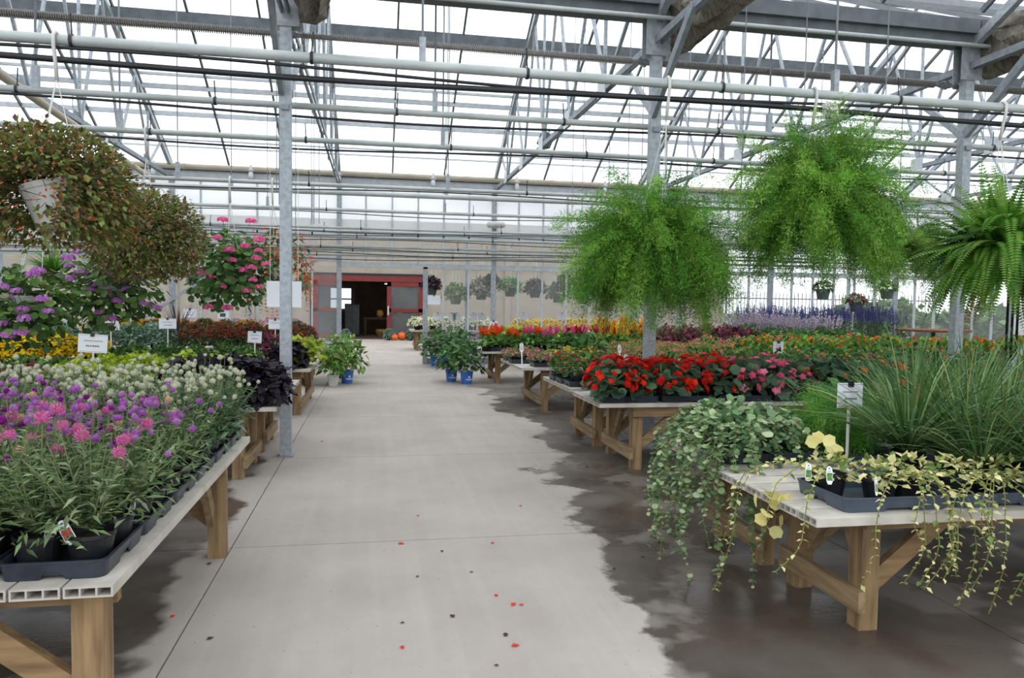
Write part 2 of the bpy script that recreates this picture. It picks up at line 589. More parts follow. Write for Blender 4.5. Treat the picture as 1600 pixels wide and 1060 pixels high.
# gutter of the near row, with the conduit below it
t = thing('roof_gutter', 'long grey sheet metal gutter along the near post tops', 'gutter', (X0 + SP, ROW1, 4.42))
for k in range(-3, 5):
    a = (k - 1) * SP + .01
    Geo().box(a, a + SP - .02, -.11, .11, 0, .12).box(a, a + SP - .02, -.17, -.11, .1, .25).box(a, a + SP - .02, .11, .17, .1, .25).make('gutter_length', 'gutter', t)
tag(Geo().tube([(XL, ROW1 - .16, 4.39), (XR, ROW1 - .16, 4.39)], .024, 8).make('conduit', 'pipe', smooth=True), 'thin galvanised conduit clipped under the grey roof gutter', 'conduit')

# finned heating pipe
t = thing('finned_heating_pipe', 'brown grey finned heating pipe running under the gutter', 'pipe', (X0 + SP, ROW1 + .32, 4.1))
Geo().tube([(XL - X0 - SP, 0, 0), (XR - X0 - SP, 0, 0)], .024, 10).make('core', 'fin', t, smooth=True)
fin_me = None
for k in range(-3, 5):
    a = (k - 1) * SP + .12
    if fin_me is None:
        g = Geo()
        for i in range(170):
            x = i * .02
            g.lathe([(.02, 0), (.043, .001), (.043, .004), (.02, .005)], 10, cap_bottom=False)
            g.V[-1] = g.V[-1][:, [2, 0, 1]] + np.array((x, 0, 0))
        fin_me = g.mesh('fins', 'fin')
    tag(put('fin_section', fin_me, t, (a, 0, 0)), kind='stuff')
    g = Geo().tube([(a - .2, 0, 0), (a - .06, 0, 0)], .034, 10).tube([(a - .15, 0, 0), (a - .11, 0, 0)], .052, 10)
    g.make('coupling', 'galv_dull', t)

# rolled shade cloth hanging beside each near truss
for k, nme in ((0, 'above the aisle post'), (1, 'above the post behind the begonias'), (2, 'above the post behind the sedge grass')):
    g = Geo()
    n, m = 26, 14
    vv = []
    for i in range(n):
        y = -i * .17
        for j in range(m):
            a = 2 * math.pi * j / m
            rx = .14 + .05 * math.sin(i * 1.7 + j * 2.2) + .035 * random.random()
            rz = .25 + .05 * math.sin(j * 3.1 + i * .9) + .05 * random.random()
            vv.append((rx * math.cos(a), y, rz * math.sin(a) - (.05 * random.random() if math.sin(a) < -.5 else 0)))
    f = [(i * m + j, i * m + (j + 1) % m, (i + 1) * m + (j + 1) % m, (i + 1) * m + j) for i in range(n - 1) for j in range(m)]
    g.add(vv, f4=f, f3=[(0, j + 1, j) for j in range(1, m - 1)])
    o = g.make('shade_cloth', 'cloth', loc=(X0 + k * SP + .25, ROW1 - .02, 4.38))
    tag(o, 'bunched grey brown shade cloth tied up ' + nme, 'cloth')

# roof: sheets between glazing bars, purlins below
ce = tag(thing('ceiling', None, None), kind='structure')
NB = int(round((XR - XL) / 1.22))
pane_me = {}


def slope_face(ya, za, yb, zb):
    ln = math.hypot(yb - ya, zb - za)
    ny, nz = -(zb - za) / ln, (yb - ya) / ln
    if nz < 0:
        ny, nz = -ny, -nz
    for i in range(NB):
        x = XL + 1.22 * i
        g = Geo()
        v = [(x + .02, ya, za), (x + 1.2, ya, za), (x + 1.2, yb, zb), (x + .02, yb, zb)]
        g.add(v, f4=[(0, 1, 2, 3)])
        g.make('roof_pane', 'roof_sheet', ce)
        Geo().bar((x, ya, za - .03), (x, yb, zb - .03), .035, .06).make('glazing_bar', 'gutter', ce)


RIDGE = (ROW1 + ROW2) / 2
RZ = EAVE + (RIDGE - ROW1) * SLOPE
slope_face(ROW2, EAVE + .03, RIDGE, RZ + .22)
slope_face(ROW1 + .17, EAVE + .27, RIDGE, RZ + .22)
R0 = RIDGE - (ROW2 - ROW1)
slope_face(ROW1 - .17, EAVE + .27, R0, RZ + .22)
slope_face(ROW0, EAVE + .22, R0, RZ + .22)


def purlin(Y, h, mat, dz=0.0, d=.05):
    z = EAVE + .12 + (ROW2 - Y) * SLOPE + dz
    tag(Geo().box(XL, XR, Y - d / 2, Y + d / 2, z - h / 2, z + h / 2).make('purlin', mat, ce))


for Y, h, mat, dz in ((14.15, .26, 'gutter', -.12), (14.75, .07, 'alu', -.1), (15.55, .05, 'alu', 0), (15.75, .09, 'alu', -.08), (16.5, .09, 'alu', -.05), (17.25, .03, 'alu', -.05), (17.5, .03, 'alu', -.02)):
    purlin(Y, h, mat, dz)
Geo().box(XL, XR, RIDGE - .06, RIDGE + .06, RZ, RZ + .2).make('ridge_beam', 'gutter', ce)
for Y in (3.6, 5.2):
    z = EAVE + .12 + (ROW1 - Y) * SLOPE
    Geo().box(XL, XR, Y - .025, Y + .025, z - .04, z + .04).make('purlin', 'alu', ce)

# glazed wall across the far row
wb = tag(thing('wall_back', None, None, (0, ROW2, 0)), kind='structure')
GAP0, GAP1 = X0 + .05, 1.15
k = 0
x = X0
for k in range(-3, 6):
    Geo().box(X0 + k * SP - .055, X0 + k * SP + .055, -.06, .06, 0, 4.45).make('wall_post', 'galv', wb)
Geo().box(1.12, 1.23, -.055, .055, 0, 2.32).make('door_post', 'galv', wb)
Geo().box(XL, X0, -.05, .05, 2.40, 2.50).make('head_rail', 'alu', wb)
Geo().box(X0, XR, -.055, .055, 2.28, 2.40).make('head_rail', 'alu', wb)
Geo().box(XL, XR, -.05, .05, 4.18, 4.38).make('flashing', 'alu', wb)
Geo().box(XL, XR, -.06, .06, 4.36, 4.5).make('eave_channel', 'gutter', wb)
Geo().box(XL, XR, -.03, .03, 3.02, 3.08).make('mid_rail', 'alu', wb)
for a, b in ((XL, GAP0), (1.2, XR)):
    Geo().box(a, b, -.04, .04, 0, .14).make('sill_curb', 'galv_dull', wb)
    Geo().box(a, b, -.03, .03, .55, .6).make('low_rail', 'alu', wb)
mu = .61
n = int(round((XR - XL) / mu))
for i in range(n):
    xa = XL + i * mu
    xb = xa + mu
    Geo().box(xa - .018, xa + .018, -.03, .03, 2.40, 4.2).make('mullion', 'alu', wb)
    Geo().add([(xa, 0, 3.08), (xb, 0, 3.08), (xb, 0, 4.2), (xa, 0, 4.2)], f4=[(0, 1, 2, 3)]).make('upper_pane', 'frosted', wb)
    Geo().add([(xa, 0, 2.40), (xb, 0, 2.40), (xb, 0, 3.03), (xa, 0, 3.03)], f4=[(0, 1, 2, 3)]).make('transom_pane', 'wall_glass', wb)
    inside = xb > GAP0 + .1 and xa < GAP1 - .1
    if not inside:
        Geo().box(xa - .02, xa + .02, -.03, .03, .1, 2.4).make('mullion', 'alu', wb)
        Geo().add([(xa, 0, .6), (xb, 0, .6), (xb, 0, 2.3), (xa, 0, 2.3)], f4=[(0, 1, 2, 3)]).make('lower_pane', 'wall_glass', wb)
        Geo().box(xa + .02, xb - .02, -.012, .012, .14, .55).make('kick_panel', 'alu', wb)
Geo().bar((-5.5, -.1, .75), (-3.3, -.1, 2.3), .05, .06).make('diagonal_brace', 'galv', wb)

# side walls
for side, X in (('left', XL), ('right', XR)):
    ws = tag(thing('wall_' + side, None, None, (X, 0, 0)), kind='structure')
    y = ROW0
    while y < ROW2 - .1:
        Geo().add([(0, y, .6), (0, y + 1.316, .6), (0, y + 1.316, 4.5), (0, y, 4.5)], f4=[(0, 1, 2, 3)]).make('side_pane', 'frosted', ws)
        Geo().box(-.03, .03, y - .03, y + .03, 0, 4.5).make('mullion', 'galv', ws)
        y += 1.316
    Geo().box(-.05, .05, ROW0, ROW2, 0, .6).make('curb', 'stucco', ws)

# beige plastic water pipe on the far eave, with its sloping feed
t = thing('water_pipe', 'beige plastic water pipe along the far eave', 'pipe', (0, ROW2 - .16, 4.43))
Geo().tube([(XL, 0, 0), (XR, 0, 0)], .062, 10).make('main_run', 'pvc', t, smooth=True)
Geo().tube([(-1.95, 0, 0), (-1.95, 0, -.35), (-1.95, .05, -.9)], .055, 10).make('downpipe', 'pvc', t, smooth=True)
for i in range(-3, 6):
    Geo().tube([(i * 2.1 - .03, 0, 0), (i * 2.1 + .03, 0, 0)], .07, 10).make('joint_collar', 'pvc', t)
p0, p1 = ony(-60, 75, 7.9), ony(238, 280, 15.6)
t2 = Geo().tube([tuple(p0), tuple(p1), (p1.x, p1.y + .05, p1.z - .35)], .05, 10).make('feed_pipe', 'pvc', smooth=True)
tag(t2, 'beige plastic feed pipe sloping down beside the left roof truss', 'pipe')

# jar lamps along the far eave
for i, (px, Y) in enumerate(((240, 17.5), (392, 17.5), (529, 17.5), (677, 17.5), (808, 17.5), (946, 17.5))):
    p = Vector((ony(px, 262, ROW2 - .22).x, ROW2 - .22, 4.37))
    words = ['leftmost in the row under the far eave', 'second from the left under the far eave', 'third from the left by the door post', 'fourth from the left above the doorway', 'fifth from the left under the far eave', 'nearest the asparagus ferns under the far eave']
    t = thing('jar_lamp', 'small white jar lamp, ' + words[i], 'lamp', (p.x, p.y, p.z), group='jar lamps along the far eave')
    Geo().lathe([(.02, -.16), (.05, -.14), (.055, -.05), (.04, .0)], 12, cap_top=True).make('glass_jar', 'lamp_glass', t, smooth=True)
    Geo().lathe([(.06, 0), (.09, .02), (.03, .06), (.03, .14)], 12, cap_top=True).make('cap', 'pot_white', t, smooth=True)
p = ony(775, 351, 17.6)
t = thing('ceiling_fan_housing', 'round white disc lamp on the wall post by the doorway', 'lamp', (p.x, p.y, p.z))
Geo().lathe([(.05, -.08), (.2, -.07), (.24, -.01), (.2, .05), (.05, .08)], 16, cap_top=True).make('disc', 'pot_white', t, smooth=True)
Geo().tube([(0, 0, .08), (0, 0, .5)], .012, 6).make('stem', 'galv', t)
p = ony(852, 220, 13.2)
t = thing('box_speaker', 'small dark grey box hanging under the middle roof truss', 'speaker', (p.x, p.y, p.z), rotz=.5)
Geo().bar((-.05, 0, -.1), (.05, 0, .1), .17, .2).make('housing', 'grey_box', t)
Geo().tube([(0, 0, .05), (.12, 0, .22)], .015, 6).make('bracket', 'galv_dull', t)

# basket rails: pipes across the house, each with hoses and ties
ZP = 3.40
RAILS = [(6.10, ZP, .041, 'nearest, carrying the first baskets'), (7.62, ZP, .033, 'second from the camera'), (9.2, ZP, .034, 'third from the camera'), (10.8, 3.12, .028, 'fourth from the camera'), (13.4, ZP - .02, .045, 'fifth, bare of hoses'), (16.1, ZP, .035, 'sixth from the camera'),
         (16.6, 3.07, .028, 'highest of the group before the glazed wall'), (16.9, 3.03, .028, 'second of the group before the glazed wall'), (17.2, 2.93, .03, 'third of the group before the glazed wall'), (17.3, 2.72, .028, 'fourth of the group before the glazed wall'), (17.4, 2.65, .028, 'fifth of the group before the glazed wall'), (17.5, 2.54, .028, 'lowest of the group before the glazed wall')]
for i, (Y, Z, r, words) in enumerate(RAILS):
    t = thing('basket_rail', 'grey galvanised pipe rail across the greenhouse, ' + words, 'pipe', (0, Y, Z), group='basket rails')
    Geo().tube([(XL + .1, 0, 0), (XR - .1, 0, 0)], r, 12).make('pipe_run', 'pipe', t, smooth=True)
    if i != 4:
        for h in range(2 if i == 0 else 1):
            ph = i * 1.3 + h * 2
            pts = [(x, .01 + .02 * math.sin(x * 1.1 + ph), -r - .014 - h * .075 - (.03 if h == 0 else .012) * (1 + math.sin(x * .8 + ph))) for x in np.arange(XL + .2, XR - .2, .3)]
            Geo().tube(pts, .024 if h else (.013 if i < 3 else .01), 6).make('irrigation_hose', 'black_hose', t, smooth=True)
        for x in np.arange(XL + 1 + (i * .7) % 1.5, XR - 1, 1.72 if i < 3 else 3.1):
            g = Geo().lathe([(r + .008, -.012), (r + .008, .012)], 12, cap_bottom=False)
            g.V[-1] = g.V[-1][:, [2, 0, 1]]
            g.tube([(0, 0, r), (.01 * math.sin(x * 9), 0, r + .16)], .006, 4)
            g.make('cable_tie', 'black_hose', t, loc=(x, 0, 0))
    if i < 6:
        # threaded rods up to the roof, each ending in a clamp on the pipe
        for j, x in enumerate(np.arange(X0 - 2 * SP + 1.2, XR - 1, SP)):
            xx = x + i * .22
            Y_ = Y
            zt = (EAVE + .1 + min(abs(Y_ - ROW1), abs(ROW2 - Y_)) * SLOPE) - Z
            Geo().tube([(xx, 0, .16), (xx, 0, zt)], .011 if i < 3 else .008, 6).make('hanger_rod', 'steel_wire', t)
            Geo().box(xx - .025, xx + .025, -.03, .03, r - .02, .22).make('rod_clamp', 'galv', t)

# thin control wires hanging near the aisle post
for j, (px, y0, y1, Y) in enumerate(((432, 60, 300, 9.0), (436, 40, 320, 10.0), (462, 120, 370, 11.0), (487, 150, 350, 12.5), (491, 150, 350, 12.5), (499, 150, 350, 12.5), (896, 205, 330, 12.0), (912, 200, 330, 12.0), (1262, 0, 300, 6.1), (1390, 0, 330, 6.1), (1165, 60, 330, 7.0), (985, 100, 280, 9.0))):
    a, b = ony(px, y0, Y), ony(px, y1, Y)
    if Y < 6.5:
        b.z = ZP + .03
    zt = EAVE + .1 + min(abs(Y - ROW1), abs(ROW2 - Y)) * SLOPE
    o = Geo().tube([(a.x, Y, zt), (a.x, Y, b.z)], .0055, 5).make('control_wire', 'steel_wire')
    tag(o, 'thin steel control wire hanging straight down from the roof', 'wire', 'control wires hanging from the roof')

# ------------------------------------------------------------------ the shop behind
BY = 29.3
wr = tag(thing('wall_rear', None, None, (0, BY, 0)), kind='structure')
for q in ((-16, -2.45, 0, 4.6), (2.0, 14.5, 0, 4.6), (-2.45, 2.0, 2.55, 4.6)):
    Geo().box(q[0], q[1], 0, .3, q[2], q[3]).make('facade', 'stucco', wr)
Geo().box(1.82, 2.0, -.04, .3, 0, 2.55).box(-2.45, -2.32, -.04, .3, 0, 2.55).box(-2.45, 2.0, -.04, .3, 2.45, 2.55).make('dark_surround', 'dark_trim', wr)
for x in (-7.3, -4.6, 5.2, 8.6, 11.8):
    Geo().box(x - .12, x + .12, -.08, 0, 0, 4.6).make('pilaster', 'stucco', wr)
sh_ = tag(thing('wall_shop', None, None, (0, BY, 0)), kind='structure')
for q in ((-4.4, 3.8, 6.2, 6.4, 0, 3.0), (-4.4, -4.2, .3, 6.2, 0, 3), (3.6, 3.8, .3, 6.2, 0, 3), (-4.4, 3.8, .3, 6.4, 3.0, 3.1)):
    Geo().box(*q).make('shop_wall', 'interior', sh_)
Geo().box(-4.4, 3.8, 0, 6.4, -.1, 0).make('shop_floor', 'interior', sh_)
d = tag(thing('door_1', None, None, (0, BY - .02, 0)), kind='structure')
Geo().box(-2.32, 1.82, -.05, .08, 2.24, 2.45).make('header', 'red_paint', d)
for a, b in ((-2.32, -1.29), (.44, 1.82)):
    pn = Geo()
    pn.box(a, a + .16, -.03, .06, 0, 2.24).box(b - .16, b, -.03, .06, 0, 2.24).box(a, b, -.03, .06, 2.06, 2.24).box(a, b, -.03, .06, 1.06, 1.2).box(a, b, -.03, .06, 0, .22)
    o = pn.make('sliding_panel', 'red_paint', d)
    for z0, z1 in ((.22, 1.06), (1.2, 2.06)):
        Geo().add([(a + .16, .01, z0), (b - .16, .01, z0), (b - .16, .01, z1), (a + .16, .01, z1)], f4=[(0, 1, 2, 3)]).make('glass', 'door_glass', o)
Geo().box(.46, .52, -.06, -.03, .95, 1.3).make('door_handle', 'chrome', d)

# bright window and fittings inside the shop
w = tag(thing('window_1', None, None, (-1.6, BY + 6.15, 1.3)), kind='structure')
em = bpy.data.materials.new('daylit_pane')
em.use_nodes = True
em.node_tree.nodes['Principled BSDF'].inputs['Emission Color'].default_value = (.85, .93, 1, 1)
em.node_tree.nodes['Principled BSDF'].inputs['Emission Strength'].default_value = 1.1
MATS['daylit'] = em
Geo().box(-.45, .5, -.02, 0, -.2, .75).make('pane', 'daylit', w)
Geo().box(-.5, .55, -.05, -.02, .22, .28).box(-.5, .55, -.05, -.02, .75, .82).box(-.5, -.44, -.05, -.02, -.25, .8).box(.49, .55, -.05, -.02, -.25, .8).make('window_frame', 'dark_trim', w)
t = thing('display_table', 'dark shop table inside the red doorway', 'table', (.3, BY + 3.4, 0))
Geo().box(-.8, .8, -.4, .4, .7, .76).make('tabletop', 'interior', t)
for x in (-.72, .72):
    for y in (-.33, .33):
        Geo().box(x - .04, x + .04, y - .04, y + .04, 0, .7).make('leg', 'interior', t)
t = thing('dark_cabinet', 'tall black cabinet inside the red doorway', 'cabinet', (-.95, BY + 2.6, 0))
Geo().box(-.3, .3, -.3, .3, 0, 1.35).make('body', 'dark_trim', t)
Geo().box(-.28, -.01, -.32, -.3, .08, 1.3).make('door', 'grey_box', t)
Geo().box(.01, .28, -.32, -.3, .08, 1.3).make('door', 'grey_box', t)
for i, (x, z, r, mt, lb) in enumerate(((-.1, .76, .16, 'straw', 'gold straw bundle standing on the dark shop table'), (.35, .76, .14, 'soil', 'small brown basket on the dark shop table'), (.75, .76, .14, 'interior', 'dark round basket on the end of the shop table'))):
    t = thing('shop_basket', lb, 'basket', (x + .3, BY + 3.3, z))
    Geo().lathe([(r * .6, 0), (r, r * .9), (r * .9, r * 1.4)], 12).make('body', mt, t, smooth=True)
    Geo().ell((0, 0, r * 1.5), (r * .95, r * .95, r * .6), 10, 6, lump=.2).make('contents', 'straw', t)
t = thing('pendant_lamp', 'white pendant lamp glowing inside the shop doorway', 'lamp', (.55, BY + 1.6, 2.25))
Geo().lathe([(.2, -.06), (.17, .04), (.04, .1)], 16, cap_bottom=False, cap_top=True).make('shade', 'lamp_glass', t, smooth=True)
Geo().tube([(0, 0, .1), (0, 0, .75)], .008, 6).make('cord', 'black_hose', t)
Geo().ell((0, 0, -.02), (.05, .05, .06), 8, 6).make('bulb', 'daylit', t)
pl = bpy.data.lights.new('pendant_light', 'POINT')
pl.energy, pl.color, pl.shadow_soft_size = 45, (1, .86, .68), .08
plo = bpy.data.objects.new('pendant_light', pl)
COL.objects.link(plo)
plo.parent = t
plo.location = (0, 0, -.12)
o = Geo().lathe([(.15, 0), (.24, .2), (.22, .3)], 12).make('floor_basket', 'straw', loc=(.25, BY + 2.5, 0))
tag(o, 'low straw basket on the shop floor under the table', 'basket')


def pumpkin(x, y, r, label):
    t = thing('pumpkin', label, 'pumpkin', (x, y, 0))
    n, m = 32, 8
    g = Geo()
    vv = []
    for i in range(m + 1):
        th = math.pi * i / m
        for j in range(n):
            a = 2 * math.pi * j / n
            rr = r * (1 - .09 * abs(math.cos(a * 5)))
            vv.append((rr * math.sin(th) * math.cos(a), rr * math.sin(th) * math.sin(a), r * .78 - r * .78 * math.cos(th) * (1 - .12 * math.exp(-6 * math.sin(th)))))
    g.add(vv, f4=[(i * n + j, i * n + (j + 1) % n, (i + 1) * n + (j + 1) % n, (i + 1) * n + j) for i in range(m) for j in range(n)])
    g.make('body', 'pumpkin', t, smooth=True)
    Geo().tube([(0, 0, r * 1.4), (.02, 0, r * 1.65), (.06, 0, r * 1.8)], [.03, .022, .02], 6).make('stem', 'wood_z', t)


pumpkin(.72, BY - .75, .15, 'small orange pumpkin at the foot of the red door')
pumpkin(1.02, BY - .6, .2, 'larger orange pumpkin at the foot of the red door')

# iron fence outside on the right
t = thing('iron_fence', 'tall iron picket fence outside beyond the glass', 'fence', (19.0, 33.0, 0))
for z in (.35, 1.85):
    Geo().box(-7, 9, -.02, .02, z, z + .05).make('fence_rail', 'iron', t)
pk = Geo().box(-.012, .012, -.012, .012, -.07, 2.1).add([(-.02, 0, 2.1), (.02, 0, 2.1), (0, .02, 2.1), (0, 0, 2.25)], f3=[(0, 1, 3), (1, 2, 3), (2, 0, 3)]).mesh('picket', 'iron')
for i in range(80):
    put('picket', pk, t, (-7 + i * .2, 0, 0))

# ================================================================== BENCHES
DECK = 0.62
TH = 0.036
_plank = {}


def plank_mesh(L, axis):
    """hollow plastic deck plank with open cells at both ends"""
    key = (round(L, 3), axis)
    if key not in _plank:
        w, t, s = .142, TH, .006
        g = Geo()
        g.box(0, L, -w / 2, w / 2, t - s, t).box(0, L, -w / 2, w / 2, 0, s)
        for y in (-w / 2, -w / 6 - s / 2, w / 6 - s / 2, w / 2 - s):
            g.box(0, L, y, y + s, s, t - s)
        if axis == 'y':
            for i in range(len(g.V)):
                g.V[i] = g.V[i][:, [1, 0, 2]]
        _plank[key] = g.mesh('plank', 'deck')
    return _plank[key]


def bench(label, x0, x1, y0, y1, legx, legy, aisle, planks='x', rail=True):
    """timber bench; aisle = +1 when the aisle is on its +x side, else -1"""
    t = thing('plant_bench', label, 'bench', ((x0 + x1) / 2, (y0 + y1) / 2, 0))
    cx, cy = (x0 + x1) / 2, (y0 + y1) / 2
    zb = DECK - TH
    if planks == 'x':
        n = int((y1 - y0) / .15)
        p = (y1 - y0) / n
        me = plank_mesh(x1 - x0, 'x')
        for i in range(n):
            put('deck_plank', me, t, (x0 - cx, y0 - cy + (i + .5) * p, zb))
    else:
        n = int((x1 - x0) / .15)
        p = (x1 - x0) / n
        me = plank_mesh(y1 - y0, 'y')
        for i in range(n):
            put('deck_plank', me, t, (x0 - cx + (i + .5) * p, y0 - cy, zb))
    far = x0 + .3 if aisle > 0 else x1 - .3
    w = .047
    for y in (legy[0] + (.14 if planks == 'y' else 0), legy[-1]):
        Geo().box(min(legx, far) - .06 - cx, max(legx, far) + .06 - cx, y - cy - .02 - w, y - cy + .02 - w, zb - .09, zb).make('beam', 'wood_x', t)
    for x in (legx, (legx + far) / 2, far):
        for y in legy:
            Geo().box(x - w - cx, x + w - cx, y - w - cy + .025, y + w - cy + .025, 0, zb - (0 if x != legx else 0)).make('leg', 'wood_z', t)
    s = -aisle                      # away from the aisle
    for y in (legy[0], legy[-1]):
        Geo().bar((legx - cx, y - cy + .01, .2), (legx - cx + s * .42, y - cy + .01, zb - .05), .04, .085).make('brace', 'wood_x', t)
    ym = (legy[0] + legy[-1]) / 2
    for y, q in ((legy[0], .3), (legy[-1], -.25)):
        e = min(abs(q), abs(legy[-1] - legy[0]) * .45) * (1 if q > 0 else -1)
        Geo().bar((legx - cx + s * .03, y - cy + .03, .18), (legx - cx + s * .03, y + e - cy, zb - .02), .04, .075).make('brace', 'wood_y', t)
    if rail:
        xo = legx + aisle * (w + .018)
        Geo().box(xo - .018 - cx, xo + .018 - cx, legy[0] - cy - .06, legy[-1] - cy + .1, .1, .2).make('foot_rail', 'wood_y', t)
    Geo().box(min(legx, far) - cx, max(legx, far) - cx, legy[0] - w - .03 - cy, legy[0] - w + .01 - cy, .03, .1).make('cross_rail', 'wood_x', t) if planks == 'y' else None
    return t


bench('timber bench at the front left carrying the globe amaranth', -6.2, -.79, 2.44, 5.0, -.90, (2.55, 4.5), 1, planks='y', rail=False)
bench('timber bench carrying the black sweet potato vine, left of the aisle post', -5.4, -.80, 6.33, 7.28, -1.12, (6.46, 7.1), 1)
bench('timber bench just behind the aisle post on the left', -5.4, -.82, 7.46, 8.5, -1.12, (7.6, 8.25), 1)
bench('timber bench on the left carrying yellow mums', -7.6, -.82, 9.75, 12.0, -1.0, (10.0, 11.65), 1)
bench('timber bench on the left carrying round potted mums', -8.4, -1.0, 13.1, 14.6, -1.2, (13.3, 14.4), 1)
bench('timber bench on the left along the glazed wall', -8.4, -1.35, 15.7, 17.3, -1.6, (15.9, 17.1), 1)
bench('timber bench at the front right carrying sedge and variegated vinca', 1.83, 9.0, 2.79, 3.71, 2.28, (3.07, 3.6), -1)
bench('timber bench at the right carrying trailing green ivy, behind the sedge', 1.88, 9.0, 3.76, 4.70, 2.26, (3.95, 4.48), -1)
bench('timber bench carrying the red and pink begonias', 1.97, 9.2, 6.32, 7.27, 2.36, (6.43, 7.13), -1)
bench('timber bench behind the begonias carrying red impatiens', 2.0, 9.2, 7.47, 8.75, 2.33, (7.5, 8.25), -1)
bench('timber bench on the right carrying low portulaca trays', 1.96, 10.5, 9.9, 11.6, 2.33, (10.06, 11.25), -1)
bench('timber bench on the right carrying bright plumed celosia', 1.9, 11.5, 13.15, 14.8, 2.25, (13.6, 14.5), -1)
bench('timber bench on the right carrying tall purple salvia, before the glass', 3.4, 13.5, 15.7, 17.3, 3.7, (15.9, 17.1), -1)
bench('timber bench beyond the doorway carrying white mums', 1.05, 3.6, 22.6, 23.9, 1.25, (22.75, 23.7), -1)
bench('timber bench beyond the glass carrying yellow mums', 3.9, 10.5, 21.4, 22.8, 4.1, (21.55, 22.6), -1)
bench('timber bench beyond the glass on the left', -9.0, -2.0, 21.4, 22.8, -2.3, (21.55, 22.6), 1)

# ================================================================== TRAYS AND POTS
_tray = {}


def tray_mesh(w, d, h, mat):
    key = (w, d, h, mat)
    if key in _tray:
        return _tray[key]

    def loop(sx, sy, r, z):
        pts = []
        for qx, qy, a0 in ((1, 1, 0), (-1, 1, 90), (-1, -1, 180), (1, -1, 270)):
            for k in range(4):
                a = math.radians(a0 + k * 30)
                pts.append((qx * (sx - r) + r * math.cos(a), qy * (sy - r) + r * math.sin(a), z))
            # points along the following side, for the finger notches
            for u in (.66, .6, .4, .34):
                b = {0: (1, 1), 90: (-1, 1), 180: (-1, -1), 270: (1, -1)}[a0]
                if a0 in (0, 180):
                    pts.append((b[0] * (sx - r) * (2 * u - 1), b[1] * sy, z + (h * .4 if (u in (.6, .4) and z < .01) else 0)))
                else:
                    pts.append((b[0] * sx, b[1] * (sy - r) * (2 * u - 1), z + (h * .4 if (u in (.6, .4) and z < .01) else 0)))
        return pts
    a, b = w / 2, d / 2
    rings = [loop(a - .012, b - .012, .03, .0), loop(a - .004, b - .004, .03, h * .92), loop(a, b, .032, h * .93), loop(a, b, .032, h), loop(a - .012, b - .012, .028, h), loop(a - .018, b - .018, .028, .012)]
    m = len(rings[0])
    f = [(i * m + j, i * m + (j + 1) % m, (i + 1) * m + (j + 1) % m, (i + 1) * m + j) for i in range(5) for j in range(m)]
    v = sum(rings, [])
    c = len(v)
    v = v + [(0, 0, .012)]
    f3 = [(5 * m + j, 5 * m + (j + 1) % m, c) for j in range(m)]
    _tray[key] = Geo().add(v, f3=f3, f4=f).mesh('tray', mat)
    return _tray[key]


def tray(x, y, w, d, label, group=None, mat='tray', h=.06, rotz=0):
    o = put('nursery_tray', tray_mesh(w, d, h, mat), None, (x, y, DECK), rotz)
    return tag(o, label, 'tray', group)


_pots = {}


def pot_meshes(r, h, mat):
    key = (r, h, mat)
    if key not in _pots:
        g = Geo().lathe([(r * .74, 0), (r * .95, h * .86), (r * .97, h * .86), (r, h * .88), (r, h), (r * .93, h), (r * .9, h * .8)], 18)
        s = Geo().lathe([(r * .02, h * .83), (r * .92, h * .82)], 14)
        _pots[key] = (g.mesh('pot', mat, smooth=False), s.mesh('soil', 'soil'))
    return _pots[key]


def pot(root, r, h, mat='pot', z=0.0):
    a, b = pot_meshes(r, h, mat)
    p = put('pot', a, root, (0, 0, z))
    put('soil', b, p)
    return p


# ================================================================== PLANTS
def dome(g, n, rx, h, z0, tm, size, cols, droop=.25, fill=.3, low=-.15, var=.2, ry=None, svar=.25, lift=.6, mask=None):
    """leaves over and inside a mound"""
    u = vrand(n)
    u[:, 2] = low + (1 - low) * RNG.random(n) ** .8
    s = np.sqrt(np.maximum(1 - u[:, 2] ** 2, 0.02)) / np.maximum(np.linalg.norm(u[:, :2], axis=1), 1e-6)
    u[:, :2] *= s[:, None]
    k = 1 - fill * RNG.random(n) ** 1.5 + .05 * RNG.normal(size=n)
    P = np.stack([u[:, 0] * rx * k, u[:, 1] * (ry or rx) * k, z0 + u[:, 2] * h * k], 1)
    if mask is not None:
        kp = mask(P)
        u, P, n = u[kp], P[kp], int(kp.sum())
    D = u * .8 + .55 * vrand(n) + np.array((0, 0, -droop))
    N = u * .5 + UP * lift + .35 * vrand(n)
    sz = size * (1 + svar * RNG.normal(size=n)).clip(.4, 1.8)
    g.scatter(tm, P - unit(D) * sz[:, None] * .4, D, N, sz, shades(cols, n, var))
    return g


def blooms(g, n, rx, h, z0, tm, size, cols, low=.15, var=.12, out=1.04, ry=None, svar=.2, double=False):
    u = vrand(n)
    u[:, 2] = low + (1 - low) * RNG.random(n)
    s = np.sqrt(np.maximum(1 - u[:, 2] ** 2, 0.01)) / np.maximum(np.linalg.norm(u[:, :2], axis=1), 1e-6)
    u[:, :2] *= s[:, None]
    k = out + .05 * RNG.normal(size=n)
    P = np.stack([u[:, 0] * rx * k, u[:, 1] * (ry or rx) * k, z0 + u[:, 2] * h * k], 1)
    N = u + UP * .35 + .45 * vrand(n)
    D = np.cross(N, vrand(n))
    sz = size * (1 + svar * RNG.normal(size=n)).clip(.5, 1.6)
    C = shades(cols, n, var)
    g.scatter(tm, P, D, N, sz, C)
    if double:
        g.scatter(tm, P + unit(N) * sz[:, None] * .22, np.cross(N, D), N, sz * .62, np.clip(C * 1.12, 0, 1))
    return g


